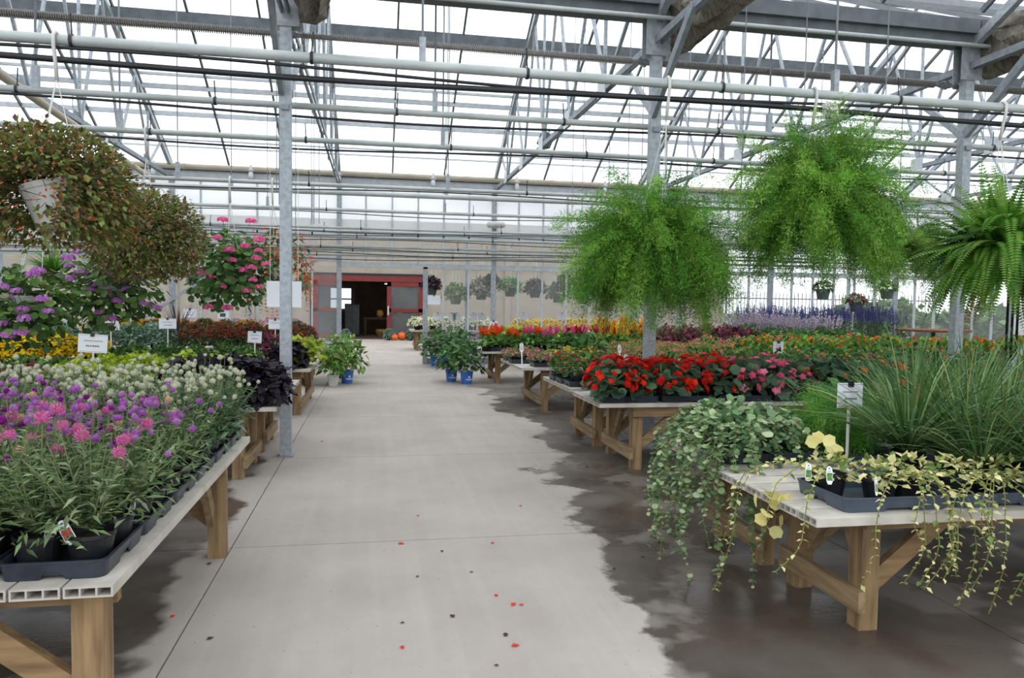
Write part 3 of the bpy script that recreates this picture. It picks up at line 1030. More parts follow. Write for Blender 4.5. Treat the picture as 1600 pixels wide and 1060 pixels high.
def stems(g, n, rx, h, z0, r, col):
    for _ in range(n):
        a, q = random.random() * 6.28, random.random() ** .6
        g.tube([(0, 0, z0), (rx * .4 * q * math.cos(a), rx * .4 * q * math.sin(a), z0 + h * .5), (rx * q * math.cos(a), rx * q * math.sin(a), z0 + h * (1 - .3 * q))], r, 4, c=lin(col), cap=False)
    return g


PH = .11          # pot height on the deck
ORD = ['first', 'second', 'third', 'fourth', 'fifth', 'sixth', 'seventh', 'eighth', 'ninth', 'tenth', 'eleventh', 'twelfth']


def k_begonia(fc, nf=58):
    def f():
        g = Geo()
        stems(g, 8, .14, .16, PH, .004, '#7a8a4a')
        dome(g, 95, .2, .2, PH, ROUND, .082, ['#4c6a4e', '#5f805f', '#3c5a46', '#6d9066'], droop=.45, low=-.35)
        b = blooms(Geo(), nf, .19, .22, PH, DISC, .034, fc, low=-.1, double=True, out=1.08)
        return g, b
    return f


def k_leafy(rx, h, n, tm, size, cols, fc=None, nf=0, fs=.02, ft=DISC, droop=.25, low=-.1, flow=.15, double=False, z0=PH, st=4):
    def f():
        g = Geo()
        if st:
            stems(g, st, rx * .7, h * .8, z0, .004, cols[0])
        dome(g, n, rx, h, z0, tm, size, cols, droop=droop, low=low)
        b = None
        if fc:
            b = blooms(Geo(), nf, rx, h, z0, ft, fs, fc, low=flow, double=double)
        return g, b
    return f


def k_clusters(rx, h, n, tm, size, cols, fc, nf, cs=.02, per=9, z0=PH, low=.1):
    """leafy mound with small round heads made of many florets"""
    def f():
        g = Geo()
        stems(g, 5, rx * .8, h * .85, z0 - .03, .004, cols[0])
        dome(g, n, rx, h, z0, tm, size, cols)
        b = Geo()
        u = vrand(nf)
        u[:, 2] = low + (1 - low) * RNG.random(nf)
        s = np.sqrt(np.maximum(1 - u[:, 2] ** 2, .01)) / np.linalg.norm(u[:, :2], axis=1)
        u[:, :2] *= s[:, None]
        P = np.stack([u[:, 0] * rx, u[:, 1] * rx, z0 + u[:, 2] * h], 1) * 1.03
        base = shades(fc, nf, .08)
        for i in range(nf):
            v = unit(vrand(per) + u[i] * .8)
            b.scatter(HEXD, P[i] + v * cs * .8, np.cross(v, vrand(per)), v, np.full(per, cs * .55), np.clip(base[i] * (1 + .15 * RNG.normal(size=(per, 1))), 0, 1))
        return g, b
    return f


def k_plume(leafc, plumec, npl=7, rx=.16, h=.17, ph=.09, pr=.026):
    def f():
        g = Geo()
        dome(g, 80, rx, h, PH, LEAF, .085, leafc)
        b = Geo()
        for i in range(npl):
            a, q = random.random() * 6.28, random.random() ** .5 * rx * .85
            x, y = q * math.cos(a), q * math.sin(a)
            z = PH + h * (.75 + .35 * random.random())
            hh = ph * (.7 + .6 * random.random())
            col = shades(plumec, 1, .1)[0]
            g.tube([(x * .4, y * .4, PH), (x, y, z)], .004, 4, c=lin(leafc[0]), cap=False)
            n = 60
            t = RNG.random(n)
            rr = pr * (1.1 - t) * (0.55 + .45 * np.minimum(t * 6, 1))
            an = RNG.random(n) * 6.28
            P = np.stack([x + rr * np.cos(an), y + rr * np.sin(an), z + t * hh], 1)
            N = np.stack([np.cos(an), np.sin(an), .5 + 0 * an], 1)
            b.scatter(STAR, P, N * .5 + UP, N, np.full(n, .032), np.clip(col * (1 + .15 * RNG.normal(size=(n, 1))), 0, 1))
            b.ell((x, y, z + hh * .4), (pr * .7, pr * .7, hh * .5), 6, 4, c=col * .8)
        return g, b
    return f


def k_spike(leafc, fc, n=22, rx=.2, h=.35, sh=.22):
    def f():
        g = Geo()
        dome(g, 110, rx * .9, h * .8, PH, LEAF, .07, leafc)
        b = Geo()
        for i in range(n):
            a, q = random.random() * 6.28, random.random() ** .5 * rx
            x, y = q * math.cos(a), q * math.sin(a)
            z = PH + h * (.6 + .3 * random.random())
            m = 26
            t = RNG.random(m)
            an = RNG.random(m) * 6.28
            rr = .017 * (1 - .6 * t)
            P = np.stack([x * (1 + .25 * t) + rr * np.cos(an), y * (1 + .25 * t) + rr * np.sin(an), z + t * sh], 1)
            b.scatter(OCTA, P, vrand(m), vrand(m), np.full(m, .008), shades(fc, m, .15))
            g.tube([(x * .5, y * .5, PH), (x, y, z), (x * 1.25, y * 1.25, z + sh)], .003, 3, c=lin(leafc[0]), cap=False)
        return g, b
    return f


GRN = ['#4a7030', '#5d8640', '#3b5f2a', '#6f984a']
DKG = ['#30502c', '#41653a', '#284425', '#4f7444']
KINDS = {
    'red_begonia': (k_begonia(['#d8241b', '#e63a22', '#c91c18']), 'begonia'),
    'pink_begonia': (k_begonia(['#ee6f9a', '#f692ae', '#e25c8a'], 40), 'begonia'),
    'orange_begonia': (k_begonia(['#e8702c', '#ee8a4a', '#e0503a'], 8), 'begonia'),
    'red_impatiens': (k_leafy(.16, .2, 130, LEAF, .06, GRN, ['#c91f3a', '#d8344c'], 14, .024, double=True), 'impatiens'),
    'orange_lantana': (k_clusters(.26, .36, 260, LEAF, .07, ['#4f8030', '#689a3d', '#3f6a2a', '#7fae48'], ['#ee8a1e', '#f2a82e', '#e6672a'], 30, .02), 'lantana'),
    'mixed_lantana': (k_clusters(.25, .28, 240, LEAF, .065, GRN, ['#e07a90', '#efb95a', '#e58a70', '#d985b0'], 16, .018), 'lantana'),
    'pink_lantana': (k_clusters(.24, .24, 220, LEAF, .055, GRN + ['#7d9a4a'], ['#e27f8d', '#f0a38a', '#e9b46a'], 34, .017), 'lantana'),
    'coral_portulaca': (k_leafy(.24, .15, 320, LANCE, .05, ['#7f9150', '#97a361', '#69803f', '#a58a62'], ['#e0776a', '#e89078', '#d9685f'], 60, .013), 'portulaca'),
    'pink_portulaca': (k_leafy(.17, .10, 260, LANCE, .045, ['#6f8a45', '#8a9a55', '#5d7a3a'], ['#cf6a86', '#dc8b9a', '#c4577c'], 50, .015), 'portulaca'),
    'yellow_portulaca': (k_leafy(.17, .10, 240, LANCE, .045, ['#7a8f48', '#92a055', '#66803d'], ['#e9bf1e', '#f0cc3a'], 34, .017), 'portulaca'),
    'dark_coleus': (k_leafy(.24, .26, 200, LEAF, .1, ['#5c2629', '#6e3230', '#44201f', '#6a4a2a'], st=5), 'coleus'),
    'olive_coleus': (k_leafy(.24, .26, 200, LEAF, .1, ['#5a6628', '#6d7832', '#6a3e26', '#475822'], st=5), 'coleus'),
    'magenta_coleus': (k_leafy(.22, .26, 120, LEAF, .085, ['#6b2440', '#7d3050', '#4a1c30', '#8a4360', '#5a5a3a'], ['#a3365f'], 8, .02), 'coleus'),
    'green_foliage': (k_leafy(.24, .22, 200, LEAF, .085, GRN, st=5), 'leafy plant'),
    'fresh_foliage': (k_leafy(.24, .24, 200, LEAF, .085, ['#5f9430', '#79ab3c', '#4b7d2a'], st=5), 'leafy plant'),
    'black_vine': (k_leafy(.26, .26, 300, LOBED, .085, ['#1b1520', '#28202c', '#120e15', '#33283a'], droop=.5, low=-.45, st=5), 'vine'),
    'lime_vine': (k_leafy(.27, .22, 300, LOBED, .07, ['#93a82c', '#a6b93a', '#7c9626', '#b4c04c'], droop=.45, low=-.35, st=5), 'vine'),
    'yellow_mum': (k_leafy(.25, .24, 200, LEAF, .05, DKG, ['#ffd60f', '#f7c60a', '#ffe03a'], 330, .021, low=0, flow=.05), 'mum'),
    'amber_mum': (k_leafy(.24, .2, 160, LEAF, .05, DKG, ['#d99a1c', '#c8841c', '#e0ad30'], 180, .022, flow=.05), 'mum'),
    'white_mum': (k_leafy(.24, .2, 150, LEAF, .05, DKG, ['#dcdcbc', '#e6e4cc', '#cfd0a8'], 200, .026, flow=.0), 'mum'),
    'lilac_mum': (k_leafy(.24, .2, 150, LEAF, .05, DKG, ['#b06aa6', '#c184b6', '#9c5694'], 160, .024, flow=.0), 'mum'),
    'round_green_mum': (k_leafy(.21, .24, 900, LEAF, .055, ['#64806c', '#7d9a84', '#4c6854', '#94ad98'], ['#a3b8a0', '#b8c8b0'], 130, .008, low=-.75, z0=.2, st=0), 'mum'),
    'round_red_mum': (k_leafy(.21, .24, 800, LEAF, .055, ['#4a6038', '#5c7446', '#3a4f2e'], ['#8e2f28', '#a23b30', '#7a2622'], 380, .016, low=-.75, flow=.0, z0=.2, st=0), 'mum'),
    'russet_mum': (k_leafy(.22, .24, 600, LEAF, .06, ['#4d6038', '#63754a', '#3c4f2e'], ['#a04a30', '#b86a38', '#8e7a3a'], 120, .014, low=-.5, z0=.18, st=0), 'mum'),
    'orange_celosia': (k_plume(['#5f8a3a', '#74a048', '#4a7230'], ['#e8602a', '#ee7a32', '#e04a24'], 6, ph=.075, pr=.036), 'celosia'),
    'pink_celosia': (k_plume(['#5f8a45', '#74a055', '#4a7238'], ['#e07aa0', '#e8629a', '#f09ab4'], 5), 'celosia'),
    'red_celosia': (k_plume(['#56783a', '#6a8a45', '#44622f'], ['#b82034', '#cc2c38'], 5), 'celosia'),
    'yellow_celosia': (k_plume(['#5f8a3a', '#74a048', '#4a7230'], ['#f2b81a', '#f5c93a', '#eda414'], 5, ph=.12), 'celosia'),
    'purple_salvia': (k_spike(['#53704a', '#66825a', '#455f40'], ['#5f4fb0', '#7462c0', '#4f3fa4'], 34, .26, .55, .3), 'salvia'),
    'white_spike': (k_spike(['#5d7d48', '#708f58', '#4b6a3c'], ['#e2dfe4', '#d8c8dc', '#c8a8d0'], 26, .22, .36, .16), 'flowering plant'),
    'coral_petunia': (k_leafy(.22, .2, 160, LEAF, .055, GRN, ['#e0555a', '#e97a70', '#d9485a'], 26, .026), 'petunia'),
    'violet_petunia': (k_leafy(.22, .2, 160, LEAF, .055, GRN, ['#6a62c8', '#7d78d4', '#8a82dc'], 26, .022), 'petunia'),
    'white_petunia': (k_leafy(.22, .2, 160, LEAF, .055, GRN, ['#dfe2e4', '#cfd4ea', '#8a90d8'], 22, .022), 'petunia'),
    'mauve_cluster': (k_clusters(.24, .22, 200, LEAF, .06, DKG, ['#c3a0b4', '#b48aa6', '#d46a90'], 26, .022), 'flowering plant'),
}
_proto = {}


def proto(kind, nvar=3):
    if kind not in _proto:
        out = []
        for v in range(nvar):
            g, b = KINDS[kind][0]()
            j = Geo()
            j.V, j.C, j.F3, j.F4, j.n = list(g.V), list(g.C), list(g.F3), list(g.F4), g.n
            j.lathe([(.065, 0), (.085, PH * .9), (.085, PH), (.07, PH)], 10, c=lin('#17181b'), cap_top=True)
            if kind.startswith('round') or kind.startswith('russet'):
                j.lathe([(.075, PH), (.1, .17)], 10, c=lin('#17181b'))
            out.append((g.mesh('foliage', 'leaf'), b.mesh('blossoms', 'petal') if b else None, j.mesh('plant', 'leaf')))
        _proto[kind] = out
    return _proto[kind]


def plant(kind, x, y, label, group, z=DECK, scale=1.0, parts=False, name=None):
    f, b, j = random.choice(proto(kind))
    rz = random.random() * 6.28
    s = scale * (.92 + .16 * random.random())
    nm_ = name or (kind + ('_plant' if KINDS[kind][1] not in kind else ''))
    if parts:
        t = thing(nm_, label, KINDS[kind][1], (x, y, z), rz, group)
        t.scale = (s, s, s)
        pot(t, .085, PH)
        put('foliage', f, t)
        if b:
            put('blossoms', b, t)
        return t
    o = put(nm_, j, None, (x, y, z), rz, s)
    if b:
        put('blossoms', b, o)
    return tag(o, label, KINDS[kind][1], group)


def field(kind, x0, x1, yrows, step, label, group, scale=1.0, jit=.05, parts=False, z=DECK):
    tot = len(yrows) * (int(round(abs(x1 - x0) / step)) + 1)
    for i, y in enumerate(yrows):
        n = max(1, int(round(abs(x1 - x0) / step)) + 1)
        for k in range(n):
            x = x0 + (x1 - x0) * (k / (n - 1) if n > 1 else .5) + (math.copysign(step * .5, x1 - x0) if i % 2 and n > 1 and k < n - 1 else 0)
            lb = label
            if tot <= 60 and n <= len(ORD):
                lb = label + ', ' + (('front', 'second', 'third', 'fourth', 'fifth')[i] + ' row ' if len(yrows) > 1 else '') + ORD[k] + ' from aisle'
                if len(lb.replace(',', ' ').split()) > 16:
                    lb = label
            plant(kind, x + random.uniform(-jit, jit), y + random.uniform(-jit, jit), lb, group, z, scale, parts)

# ------------------------------------------------------------------ globe amaranth on the front left bench
def amaranth(seed, cols, hmax):
    g = Geo()
    tips = []
    rr = random.Random(seed)
    for s in range(20):
        a, q = rr.random() * 6.28, rr.random() ** .6
        R, H = .2 * q, hmax * (.62 + .38 * rr.random()) * (1 - .25 * q)
        bend = rr.uniform(-.4, .4)
        pts = []
        for k in range(5):
            t = k / 4
            aa = a + bend * t
            pts.append((R * t ** .8 * math.cos(aa), R * t ** .8 * math.sin(aa), PH + H * (t - .12 * q * t * t)))
        g.tube(pts, [.0028, .0026, .0022, .002, .0016], 4, c=lin('#7d8a5c'), cap=False)
        P = np.array(pts)
        tips.append(tuple(P[-1]))
        n = 22
        t = RNG.random(n) ** .9 * .86
        pos = np.stack([np.interp(t, np.linspace(0, 1, 5), P[:, i]) for i in range(3)], 1)
        az = RNG.random(n) * 6.28
        D = np.stack([np.cos(az), np.sin(az), .15 + .5 * RNG.random(n)], 1)
        g.scatter(LANCE, pos, D, UP + .5 * vrand(n), (.055 * (1.1 - .5 * t))[:, None] * np.array((1.15, 1, 1)), shades(cols, n, .22))
    n = 150
    dome(g, n, .16, .2, PH, LANCE, .048, cols, low=-.1)
    return g.mesh('foliage', 'leaf'), tips


AMA = {'purple': [amaranth(i, ['#66804e', '#809668', '#506a40', '#919f7c'], .40) for i in range(4)],
       'white': [amaranth(i + 9, ['#4c6a40', '#61805a', '#3a5632', '#768f70'], .45) for i in range(4)]}


def head_mesh(cols, n=150, spiky=.25, stretch=1.0, name='flower_head'):
    """round papery flower head built of overlapping bracts"""
    g = Geo()
    g.ell((0, 0, 0), (.8, .8, .85 * stretch), 8, 6, c=lin(cols[0]))
    u = vrand(n)
    u = u[u[:, 2] > -.8]
    g.scatter(LANCE, u * np.array((.62, .62, .62 * stretch)), u + .35 * UP, np.cross(u, vrand(len(u))), np.array((.9, .5 + spiky, .9)) * np.ones((len(u), 1)), shades(cols, len(u), .12))
    return g.mesh(name, 'petal')


HEADS = {
    'purple': head_mesh(['#b06cb8', '#bf84c6', '#a25eac'], 80, .1),
    'pink': head_mesh(['#d878ae', '#e298c2', '#cc6ca2'], 130, .55),
    'magenta': head_mesh(['#8a1e86', '#9a2c92', '#7a1878'], 80, .1),
    'tan': head_mesh(['#cdb08e', '#d8bfa0', '#c09a80'], 80, .1, 1.35),
    'pale': head_mesh(['#b97cc0', '#c996cc', '#d0b0b8'], 80, .1, 1.2),
    'white': head_mesh(['#cfd0bb', '#dadbc8', '#c4c4aa'], 80, .08, 1.1),
}


def put_amaranth(x, y, kind, label, group, nh):
    me, tips = random.choice(AMA[kind])
    rz = random.random() * 6.28
    t = thing('globe_amaranth', label, 'flowering plant', (x, y, DECK + .014), rz, group)
    pot(t, .076, PH)
    put('foliage', me, t)
    for p in random.sample(tips, min(nh, len(tips))):
        if kind == 'white':
            hk = 'white'
        else:
            front = y < 3.15
            hk = random.choices(['purple', 'pink', 'magenta', 'tan', 'pale'], [3, 3, .6, .3, 1] if front else [8, .4, 1.6, 1.2, 3.5])[0]
        o = put('flower_head', HEADS[hk], t, (p[0], p[1], p[2] + .008), random.random() * 6.28, .0135 * random.uniform(.75, 1.25) * (1.1 if hk == 'pink' else 1))
        o.rotation_euler.x = random.uniform(-.3, .3)
    return t


TW, TD = .325, .415
for r in range(6):
    y = 2.5 + TD / 2 + r * .42
    ncol = (2, 3, 4, 5, 6, 6)[r]
    for c in range(ncol):
        x = -.83 - TW / 2 - c * .333
        kind = 'purple' if (r < 3 or (r == 3 and c > 1)) else 'white'
        if r == 0 and c == 0:
            lb, gp = 'black tray at the front corner holding pots with a red picture tag', None
        elif c == 0:
            lb, gp = 'black tray at the aisle edge under the %s globe amaranth, %s' % (kind, ('', 'second from the front', 'third from the front', 'fourth from the front', 'fifth from the front', 'last of the row')[r]), None
        else:
            lb, gp = 'black tray hidden under the %s globe amaranth' % kind, 'trays under the %s globe amaranth' % kind
        tray(x, y, TW, TD, lb, gp)
        for i in (-1, 1):
            for j in (-1, 1):
                nh = (5 if r == 0 else 12) if kind == 'purple' else 13
                if r == 0 and j < 0:
                    nh = 2
                put_amaranth(x + i * .078, y + j * .095, kind, ('purple pink' if kind == 'purple' else 'white') + ' globe amaranth in black pot, %s row from the front, %s from the aisle' % (ORD[r * 2 + (j > 0)], ORD[c * 2 + (i < 0)]), kind + ' globe amaranth plants', nh)

ordn = ['first', 'second', 'third', 'fourth', 'fifth']
# ------------------------------------------------------------------ left benches
for i, x in enumerate((-1.03, -1.47)):
    tray(x, 6.62, .42, .42, 'black tray of sweet potato vine, %s from the aisle' % ('first', 'second', 'third')[i])
    for k, (dx, dy) in enumerate(((-.1, -.08), (.1, -.08), (0, .11))):
        plant('black_vine', x + dx, 6.62 + dy, 'black sweet potato vine, %s pot of the %s tray from the aisle' % (('front left', 'front right', 'rear')[k], ordn[i]), 'black vines by the aisle post', DECK + .014, 1.0, parts=True)
field('black_vine', -1.05, -1.5, (7.08,), .45, 'black leaved sweet potato vine close behind the first black vines', 'black vines behind the first tray', 1.0)
field('lime_vine', -1.95, -2.5, (6.55, 6.95), .3, 'lime green sweet potato vine behind the white globe amaranth', 'lime vines behind the white amaranth', .95)
field('lime_vine', -1.3, -2.75, (7.65, 8.0, 8.35), .36, 'lime green sweet potato vine farther back by the aisle post', 'lime vines behind the aisle post', .88)
field('dark_coleus', -2.85, -5.2, (6.75, 7.1), .36, 'dark red coleus behind the white globe amaranth', 'dark red coleus', .85)
field('olive_coleus', -2.7, -4.9, (6.42,), .4, 'olive and brown coleus behind the white globe amaranth', 'olive coleus', .8)
field('green_foliage', -3.15, -5.2, (7.65, 8.0, 8.35), .38, 'mid green leafy plant between coleus and yellow mums', 'green plants before the yellow mums', .85)
field('yellow_mum', -3.75, -7.2, (9.95, 10.35, 10.75), .4, 'bright yellow mum on the left behind the white price sign', 'yellow mums on the left', 1.05)
field('black_vine', -1.05, -1.2, (9.95, 10.4), .5, 'black sweet potato vine at the aisle, beside the lime vine', 'black vines farther up the aisle', .95)
plant('lime_vine', -.95, 10.25, 'lime sweet potato vine spilling over the bench edge at the aisle', None, scale=1.1, parts=True)
field('magenta_coleus', -1.05, -1.6, (11.2, 11.7), .4, 'purple red coleus on the aisle side behind the lime vine', 'coleus behind the lime vine', .95)
field('green_foliage', -1.7, -3.2, (9.95, 10.35, 10.75), .42, 'low green leafy plant before the round mums', 'green plants before the round mums', .75)
# round mums, each in its own place along the bench
RM = [(-5.0, 'g'), (-4.5, 'g'), (-4.0, 'g'), (-3.52, 'g'), (-3.05, 'r'), (-2.56, 'r'), (-2.08, 'r'), (-1.6, 'r'), (-1.2, 'r')]
for i, (x, k) in enumerate(RM):
    if k == 'g':
        plant('round_green_mum', x, 13.4, 'clipped grey green ball of mum in bud, %s from the left' % ordn[i], None, parts=True)
    else:
        plant('round_red_mum', x, 13.4, 'round dark red mum, %s counting from the grey green ones' % ordn[i - 4], None, parts=True)
field('round_green_mum', -3.8, -6.4, (14.1,), .5, 'grey green round mum in the second row', 'round green mums, second row', .95)
field('round_red_mum', -1.4, -2.8, (14.05,), .55, 'dark red round mum in the second row', 'round red mums, second row', .95)
field('green_foliage', -5.6, -7.9, (13.4,), .5, 'dark green bush on the left behind the yellow mums', 'bushes behind the yellow mums', 1.25)
field('russet_mum', -1.6, -4.4, (15.95,), .46, 'russet and green mum along the glazed wall', 'russet mums along the glazed wall', 1.05)
field('amber_mum', -2.6, -5.6, (16.5, 16.9), .46, 'amber yellow mum along the glazed wall on the left', 'amber mums along the glazed wall', 1.3)
field('white_mum', -1.8, -2.2, (16.8,), .4, 'pale mum by the doorway post', 'pale mums by the doorway post', 1.1)


def red_geranium(x, y, label):
    t = thing('geranium', label, 'geranium', (x, y, DECK))
    pot(t, .085, PH)
    g = Geo()
    dome(g, 90, .22, .3, PH, ROUND, .075, ['#4f7a3a', '#6a944a', '#3f6530'])
    hs = []
    for i in range(6):
        a, q = i * 1.05 + random.random(), .05 + .2 * random.random()
        p = (q * math.cos(a), q * math.sin(a), PH + .42 + .12 * random.random())
        g.tube([(0, 0, PH + .1), p], .004, 4, c=lin('#6a8a4a'))
        hs.append(p)
    g.make('foliage', 'leaf', t)
    for p in hs:
        put('flower_cluster', CLUSTER['red'], t, p, random.random() * 6, .05)


def cluster_mesh(cols, n=34):
    g = Geo()
    u = vrand(n)
    u[:, 2] = np.abs(u[:, 2]) * .9 - .2
    u = unit(u)
    g.scatter(DISC, u * np.array((1, 1, .62)), np.cross(u, vrand(n)), u + .2 * vrand(n), np.full(n, .36), shades(cols, n, .1))
    return g.mesh('flower_cluster', 'petal')


CLUSTER = {'red': cluster_mesh(['#e03a1c', '#ea5426', '#d42e1a']), 'pink': cluster_mesh(['#f878b4', '#ff98c6', '#ee64a4']), 'purple': cluster_mesh(['#d08cd6', '#dca2e2', '#c47cca'])}
red_geranium(-5.75, 11.5, 'red geranium standing up behind the yellow mums')
red_geranium(-5.2, 11.7, 'red geranium with leggy stems beside the sign post')


def blades(g, n, L, w, cols, spread=.9, droop=.5, base=.05, z0=PH, seg=5, up=.9):
    """arching grass blades as narrow folded strips"""
    for i in range(n):
        a = random.random() * 6.28
        l = L * random.uniform(.55, 1.1)
        out = spread * random.random() ** .7
        p = np.array((base * random.random() * math.cos(a), base * random.random() * math.sin(a), z0))
        d = np.array((out * math.cos(a), out * math.sin(a), up))
        d /= np.linalg.norm(d)
        side = np.array((-math.sin(a), math.cos(a), 0)) + .3 * RNG.normal(size=3)
        side /= np.linalg.norm(side)
        V = []
        dr = droop * random.uniform(.5, 1.5)
        for k in range(seg + 1):
            t = k / seg
            ww = w * (1 - t ** 2.2) * .5 + .0003
            V += [p - side * ww, p + side * ww]
            p = p + d * (l / seg)
            d = d + np.array((math.cos(a) * .12, math.sin(a) * .12, -dr * (t + .25))) * (1.6 / seg)
            d /= np.linalg.norm(d)
        g.add(V, f4=[(2 * k, 2 * k + 1, 2 * k + 3, 2 * k + 2) for k in range(seg)], c=shades(cols, 1, .2)[0])
    return g


t = thing('cordyline', 'dark purple spiky cordyline standing behind the round mums', 'cordyline', (-3.55, 14.5, DECK))
pot(t, .1, .14)
blades(Geo(), 46, .75, .022, ['#2e2226', '#43302f', '#5a4540', '#382a2c'], spread=.55, droop=.12, z0=.14).make('spiky_leaves', 'leaf', t)

# ------------------------------------------------------------------ right benches
# front: blue black flats with variegated vinca and sedge
for i, x in enumerate((2.27, 2.83, 3.39, 3.95)):
    tray(x, 3.05, .54, .4, 'blue black flat at the front right edge, %s from the aisle' % ordn[i], None, 'tray_blue', .065)
for i, x in enumerate((2.83, 3.39, 3.95)):
    tray(x, 3.48, .54, .4, 'blue black flat of sedge in the second row, %s from the aisle' % ordn[i], None, 'tray_blue', .065)
SEDGE = [blades(blades(Geo(), 340, .58, .0085, ['#4f7238', '#6a8a4e', '#3a5a2a', '#86a06a', '#587a50'], spread=1.7, droop=.75), 6, .5, .008, ['#a88448'], spread=1.3, droop=.7).mesh('blades', 'leaf') for _ in range(3)]


def sedge(x, y, label, sc=1.0, group=None):
    t = thing('sedge_grass', label, 'grass', (x, y, DECK + .014), random.random() * 6, group)
    pot(t, .085, .12)
    o = put('blades', random.choice(SEDGE), t, None, 0, sc)


for i, (x, y) in enumerate(((2.92, 3.12), (3.16, 3.0), (3.42, 3.08), (3.7, 3.0), (4.0, 3.1), (2.8, 3.48), (3.08, 3.42), (3.4, 3.5), (3.72, 3.42), (4.05, 3.5))):
    sedge(x, y, 'green arching sedge grass, %s of the %s row from the aisle' % (ordn[i % 5], 'front' if i < 5 else 'second'), random.uniform(1.0, 1.2) if i else .85)
for i, (x, y) in enumerate(((3.42, 4.0), (3.75, 4.05), (4.1, 4.0), (4.5, 4.1), (3.6, 4.45), (4.1, 4.45), (4.6, 4.5))):
    sedge(x, y, 'tall sedge grass at the back of the right corner, %s' % ['first from aisle', 'second from aisle', 'third from aisle', 'fourth from aisle', 'rear row first', 'rear row second', 'rear row third'][i], 1.1, 'sedge at the back of the right corner')


def trail(g, path, leaf, cols, size, step=.035, stemc='#8a8a52', r=.0022, pair=True):
    """a trailing stem with leaves in pairs along it"""
    P = np.array(path, float)
    g.tube(P, r, 4, c=lin(stemc), cap=False)
    seg = np.linalg.norm(np.diff(P, axis=0), axis=1)
    s = np.concatenate([[0], np.cumsum(seg)])
    t = np.arange(.02, s[-1], step)
    n = len(t)
    pos = np.stack([np.interp(t, s, P[:, i]) for i in range(3)], 1)
    tan = unit(np.stack([np.interp(t, s, np.gradient(P[:, i])) for i in range(3)], 1))
    az = RNG.random(n) * 6.28
    side = np.stack([np.cos(az), np.sin(az), .25 * np.ones(n)], 1)
    for sg in ((1, -1) if pair else (1,)):
        k = size * (1 + .3 * RNG.normal(size=n)).clip(.45, 1.7) * (1 - .35 * t / s[-1])
        g.scatter(leaf, pos, side * sg + tan * .5 + .25 * vrand(n), UP + .6 * vrand(n), k, shades(cols, n, .12))


VC = ['#d9d49a', '#e2dca8', '#c9c884', '#9aa65a', '#6d8a48', '#dfd89c']


def vinca(x, y, label, n=9, edge=None, big=False):
    t = thing('variegated_vinca', label, 'vinca', (x, y, DECK + .014), 0)
    pot(t, .08, .105)
    g = Geo()
    dome(g, 90, .12, .1, .1, LEAF, .042, VC, low=-.2)
    for i in range(n):
        a = -1.57 + random.uniform(-1.1, 1.1) if edge != 'left' else 3.14 + random.uniform(-.6, .9)
        R = (y - 2.76 if edge != 'left' else x - 1.8) + random.uniform(.0, .06)
        dx, dy = math.cos(a), math.sin(a)
        s = R / max(.35, (-dy if edge != 'left' else -dx))
        L = random.uniform(.06, .3) if i else random.uniform(.35, .5)
        e = (dx * s, dy * s)
        pts = [(dx * .05, dy * .05, .1), (e[0] * .5, e[1] * .5, .15), (e[0] * .9, e[1] * .9, .07), (e[0] * 1.03, e[1] * 1.03, -.04)]
        cx = random.uniform(-.12, .12)
        for k in range(1, 5):
            pts.append((e[0] * 1.05 + cx * (k / 4) ** 1.5, e[1] * 1.05 - .02 * math.sin(k), -.04 - L * k / 4))
        trail(g, pts, LEAF, VC, .034)
    g.make('trailing_foliage', 'leaf', t)
    if big:
        b = Geo()
        for (bx, by, z0_, n2) in ((-.26, -.02, -.02, 12), (.0, .05, .2, 5)):
            P = np.stack([bx + .05 * RNG.normal(size=n2), by + .03 * RNG.normal(size=n2), z0_ + .06 - np.minimum(np.abs(.12 * RNG.normal(size=n2)), .2) * (1 if bx < -.1 else .3)], 1)
            D = vrand(n2) + np.array((0, -.3, -.4))
            b.scatter(ROUND, P, D, np.array((0, -1, .5)) + .4 * vrand(n2), np.full(n2, .062), shades(['#d9cf86', '#e0d894', '#ccc47c'], n2, .06))
        b.make('pale_leaves', 'leaf', t, loc=(0, 0, 0))
    return t


vinca(2.1, 3.12, 'variegated cream vinca at the bench corner with large pale leaves', 4, 'left', big=True)
vinca(2.27, 3.0, 'variegated vinca trailing over the front edge, first from the corner', 2)
vinca(2.45, 3.06, 'variegated vinca trailing over the front edge, second from the corner', 8)
vinca(2.66, 3.0, 'variegated vinca trailing over the front edge, third from the corner', 4)
vinca(2.86, 2.98, 'variegated vinca trailing in front of the sedge, long stem almost to the floor', 9)

IV = ['#6f8f62', '#8aa67c', '#557a4c', '#a8bd92', '#93ad74', '#4b6b44', '#b9c79a']


def ivy(x, y, label, dirs, nl=420, n=12, Lmax=.5):
    t = thing('trailing_ivy', label, 'ivy', (x, y, DECK + .014))
    pot(t, .085, .11)
    g = Geo()
    dome(g, nl, .25, .19, .09, ROUND, .042, IV, low=-.25, droop=.35, fill=.35)
    for i in range(n):
        a = random.choice(dirs) + random.uniform(-.5, .5)
        dx, dy = math.cos(a), math.sin(a)
        R = random.uniform(.3, .42)
        L = random.uniform(.1, Lmax)
        pts = [(dx * .05, dy * .05, .15), (dx * R * .6, dy * R * .6, .22), (dx * R, dy * R, .05), (dx * R * 1.08, dy * R * 1.08, -.1)]
        for k in range(1, 5):
            pts.append((dx * R * 1.1 + random.uniform(-.03, .03), dy * R * 1.1 + random.uniform(-.03, .03), -.1 - L * k / 4))
        trail(g, pts, ROUND, IV, .034, step=.03)
    g.make('foliage', 'leaf', t)


